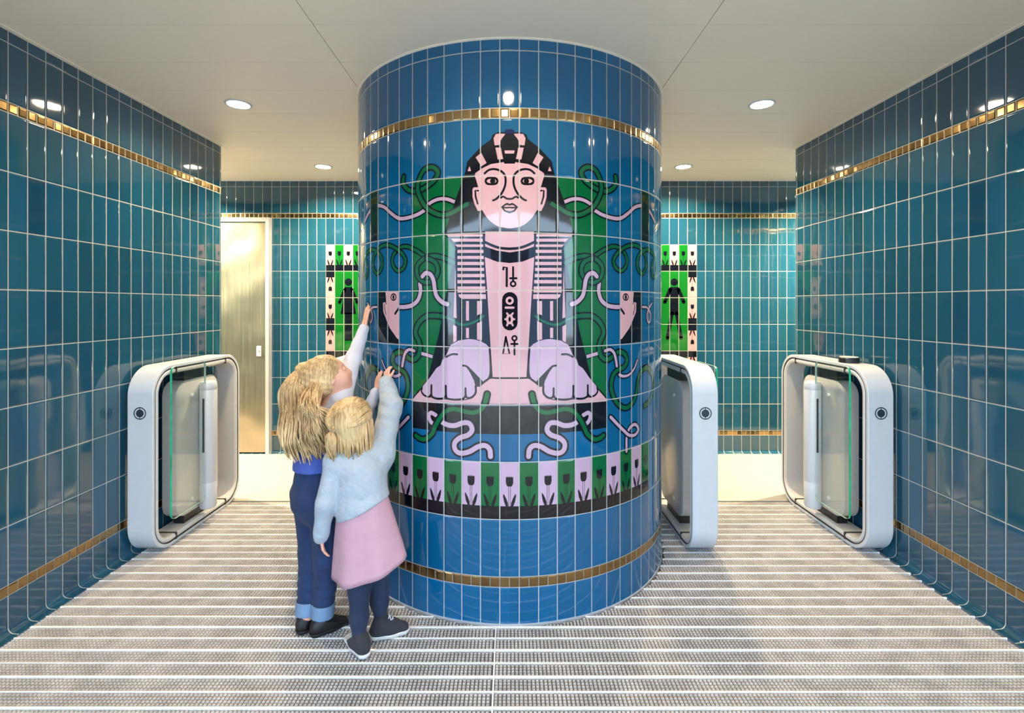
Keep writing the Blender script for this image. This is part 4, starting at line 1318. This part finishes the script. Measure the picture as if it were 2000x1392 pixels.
# ------------------------------------------------------------------ smaller child, back to us
def smaller():
    loc = np.array((-.56, 2.06, 0.))
    root = empty('person', loc, 'smaller child seen from behind in pale blue sweatshirt and pink skirt, hand on column', 'person')
    J = lambda x, y, Y: np.array(px(x, y, Y))
    fwd = unit((.30, .95, 0)); rt = np.array((fwd[1], -fwd[0], 0))
    hipc = J(708, 1020, 2.09); hipL, hipR = hipc - rt * .050, hipc + rt * .050
    aL, aR = J(701, 1236, 2.005), J(743, 1200, 2.115)
    aL[2], aR[2] = .075, .080
    kL, kR = J(702, 1150, 2.05), J(738, 1125, 2.135)
    chest = J(704, 925, 2.10); neck = J(698, 872, 2.11)
    shL, shR = J(657, 900, 2.075), J(742, 888, 2.15)
    elL, wrL = J(636, 982, 2.035), J(627, 1046, 2.06)
    elR, wrR = J(764, 792, 2.275), J(755, 748, 2.350)
    hc = J(689, 822, 2.10); hs = .090
    fr = frame(unit((.34, .93, .10)), unit((.05, 0, 1)))
    lo, hi = np.array((-.90, 1.86, -.02)), np.array((-.38, 2.56, 1.20))
    b = Field(lo, hi, .0032)
    for h_, k_, a_ in ((hipL, kL, aL), (hipR, kR, aR)):
        b.cone(h_, k_, .050, .037, .03); b.cone(k_, a_, .037, .024, .02)
        b.cone(a_, a_ - (0, 0, .035), .021, .016, .01)
    b.ell(hipc, (.088, .070, .08), [rt, fwd, (0, 0, 1)], .04); b.cone(hipc, chest, .076, .078, .05)
    b.cone(chest, neck - (0, 0, .02), .070, .040, .05); b.cone(shL, shR, .036, .036, .04); b.cone(neck - (0, 0, .02), hc - fr[2] * .04, .030, .032, .03)
    b.cone(shL, elL, .032, .024, .03); b.cone(elL, wrL, .024, .017, .015)
    b.cone(shR, elR, .032, .024, .03); b.cone(elR, wrR, .024, .017, .015)
    P = head(b, hc, fr, hs)
    dL = unit((.10, .10, -1)); hand(b, wrL + dL * .008, dL, (.9, .35, 0), -1, .108, (.25, .28, .30, .34), .05)
    tR = np.array(hit_xyz(757, 706)); dR = unit(tR + (0, -.012, 0) - wrR)
    nR = tR - np.array((CXC, CYC, tR[2]))
    hand(b, wrR + dR * .008, dR, -unit(nR), -1, .108, (.55, .60, .62, .65), .06)
    lipc = P(0, .84, -.55)
    b.build('body', [M['skin'], M['lip']], root, loc, pick=lambda c: ((((c - lipc) @ fr[0]) / (.19 * hs)) ** 2 + (((c - lipc) @ fr[2]) / (.10 * hs)) ** 2 + (((c - lipc) @ fr[1]) / (.25 * hs)) ** 2 < 1))
    eyes(P, hs, root, loc)
    g = Field(lo, (hi[0], hi[1], .62), .0036)
    for h_, k_, a_ in ((hipL, kL, aL), (hipR, kR, aR)):
        g.cone(h_, k_, .056, .043, .03); g.cone(k_, (k_ + a_ * 2) / 3, .043, .036, .02); g.cone((k_ + a_ * 2) / 3, a_, .036, .026, .02); g.cone(a_, a_ - (0, 0, .03), .024, .019, .01)
    g.ell(hipc, (.092, .075, .085), [rt, fwd, (0, 0, 1)], .04)
    g.build('tights', M['tights'], root, loc)
    # skirt: a flared, folded bell with an inside
    rings, segs = 18, 96
    waist, hemc = hipc + (0, 0, .135), J(722, 1098, 2.10)
    hemn = unit((-.10, .30, 1.0))
    V, Fc = [], []
    for side in (0, 1):
        for i in range(rings):
            q = i / (rings - 1)
            c = waist * (1 - q) + hemc * q
            R1 = .098 + (.158 - .098) * q ** .85; R2 = .080 + (.135 - .080) * q ** .9
            if side: R1 -= .006; R2 -= .006
            tilt = q
            for k in range(segs):
                a = 2 * PI * k / segs
                w = 1 + .035 * q * math.sin(a * 7 + .8) + .02 * q * math.sin(a * 4 + 2)
                p = c + rt * math.cos(a) * R1 * w + fwd * math.sin(a) * R2 * w
                d = p - c
                p[2] += tilt * (.27 * (d[0]) + .18 * d[1])
                V.append(p - loc)
    n = rings * segs
    for i in range(rings - 1):
        for k in range(segs):
            a, b_, c, d = i * segs + k, i * segs + (k + 1) % segs, (i + 1) * segs + (k + 1) % segs, (i + 1) * segs + k
            Fc += [(a, d, c, b_), (n + a, n + b_, n + c, n + d)]
    for k in range(segs):
        j = (k + 1) % segs; e = (rings - 1) * segs
        Fc.append((e + k, n + e + k, n + e + j, e + j)); Fc.append((k, j, n + j, n + k))
    pyobj('skirt', V, Fc, M['skirt'], root, True)
    # sweatshirt
    s = Field(lo + (0, 0, .40), hi, .0036)
    s.ell(chest - (0, 0, .02), (.106, .090, .12), [rt, fwd, (0, 0, 1)], .05)
    s.ell(hipc + (0, 0, .06), (.116, .100, .13), [rt, fwd, (0, 0, 1)], .06)
    s.cone(chest + (0, 0, .02), neck - (0, 0, .02), .085, .055, .05); s.cone(shL, shR, .052, .054, .05)
    s.wrinkle(lambda X, Y, Z: .0018 * np.sin(Z * 62 - 48 * X + 10 * Y) * np.sin(X * 26 + Z * 11))
    s.cut(J(712, 1000, 2.0), unit((.50, -.05, -1)))
    s.cone(shL, elL, .046, .039, .018); s.cone(elL, wrL, .040, .031, .012)
    s.cone(shR, elR, .057, .049, .04); s.cone(elR, wrR, .050, .037, .02)
    s.cone(wrL - unit(wrL - elL) * .012, wrL + unit(wrL - elL) * .006, .031, .026, .006); s.cone(wrR - unit(wrR - elR) * .012, wrR + unit(wrR - elR) * .004, .034, .030, .006)
    s.wrinkle(lambda X, Y, Z: .0012 * np.sin(Z * 85 - 30 * X + 20 * Y) * np.sin(X * 36 - Z * 14) + .0035 * np.sin(Z * 120 + X * 30) * np.exp(-((X + .545) / .05) ** 2 - ((Z - .93) / .12) ** 2))
    s.build('sweatshirt', M['sweater'], root, loc)
    # hair
    r, f, u = fr
    hf_ = Field(hc - .17, hc + .16, .0036)
    hf_.ell(P(0, -.08, .24), np.array((.90, 1.02, .92)) * hs, [r, f, u], .02)
    hf_.ell(P(0, -.34, -.45), np.array((.88, .62, .80)) * hs, [r, f, u], .04)
    hf_.ell(P(0, 1.0, -.30), np.array((.72, .70, 1.0)) * hs, [r, f, u], .02, 'sub')
    hf_.wrinkle(lambda X, Y, Z: .0012 * np.sin(X * 300 + Z * 30))
    hair = hf_.build('hair', M['hair2'], root, loc)
    t = MB(); rnd = random.Random(9); o = Vector(loc)
    knot = P(-.30, -1.02, -.10)
    for i in range(120):                                         # upper half drawn to a loose knot at the back
        az = math.radians(rnd.uniform(-100, 100)); x0 = math.sin(az) * .93; z0 = .30 + .72 * math.cos(az)
        a = P(x0 * .9, .35, z0 * .95); m1 = P(x0 * 1.03, -.25, z0 + .04); m2 = P(x0 * .80 - .06, -.86, z0 * .50 + .02)
        lock(t, [Vector(a) - o, Vector(m1) - o, Vector(m2) - o, Vector(knot) - o + Vector((rnd.uniform(-.012, .012), rnd.uniform(-.008, .008), rnd.uniform(-.012, .012)))], rnd.uniform(.0035, .006), .6)
    for i in range(340):                                         # lower half hangs to the shoulders
        az = rnd.uniform(-112, 112); A_ = math.radians(az)
        dx, dy = math.sin(A_), -math.cos(A_)
        s0 = rnd.uniform(.55, .98); z0 = rnd.uniform(-.15, .35)
        zl = rnd.uniform(-1.85, -1.15)
        fl_ = rnd.uniform(-.06, .08)
        pts = [P(dx * .80 * s0, dy * .84 * s0, z0 + .25), P(dx * .96 * s0, dy * 1.02 * s0, z0 - .12), P(dx * (1.04 * s0) , dy * 1.0 * s0, (z0 + zl) / 2), P(dx * (1.02 * s0 + fl_), dy * (.92 * s0 + fl_), zl)]
        lock(t, [Vector(p) - o for p in pts], rnd.uniform(.0032, .006), .3)
    for i in range(60):                                          # the gathered tail
        a = Vector(knot) - o
        e = Vector(P(-.35 + rnd.uniform(-.25, .25), -1.10 + rnd.uniform(-.08, .08), rnd.uniform(-1.55, -.9))) - o
        m = (a + e) / 2 + Vector((rnd.uniform(-.02, .02), -.018, .01))
        lock(t, [a, m, e], rnd.uniform(.003, .0055), .3)
    t.build('hair_locks', M['hair2'], hair, True)
    shoe(root, loc, (-.562, 1.958, 0), (-.690, 2.095, 0), aL + (0, 0, .0), .178, .066, .10, M['canvas'], M['rubber'], True)
    shoe(root, loc, (-.590, 2.078, 0), (-.425, 2.135, 0), aR + (0, 0, .0), .172, .066, .10, M['canvas'], M['rubber'], True)
    return root
taller()
smaller()
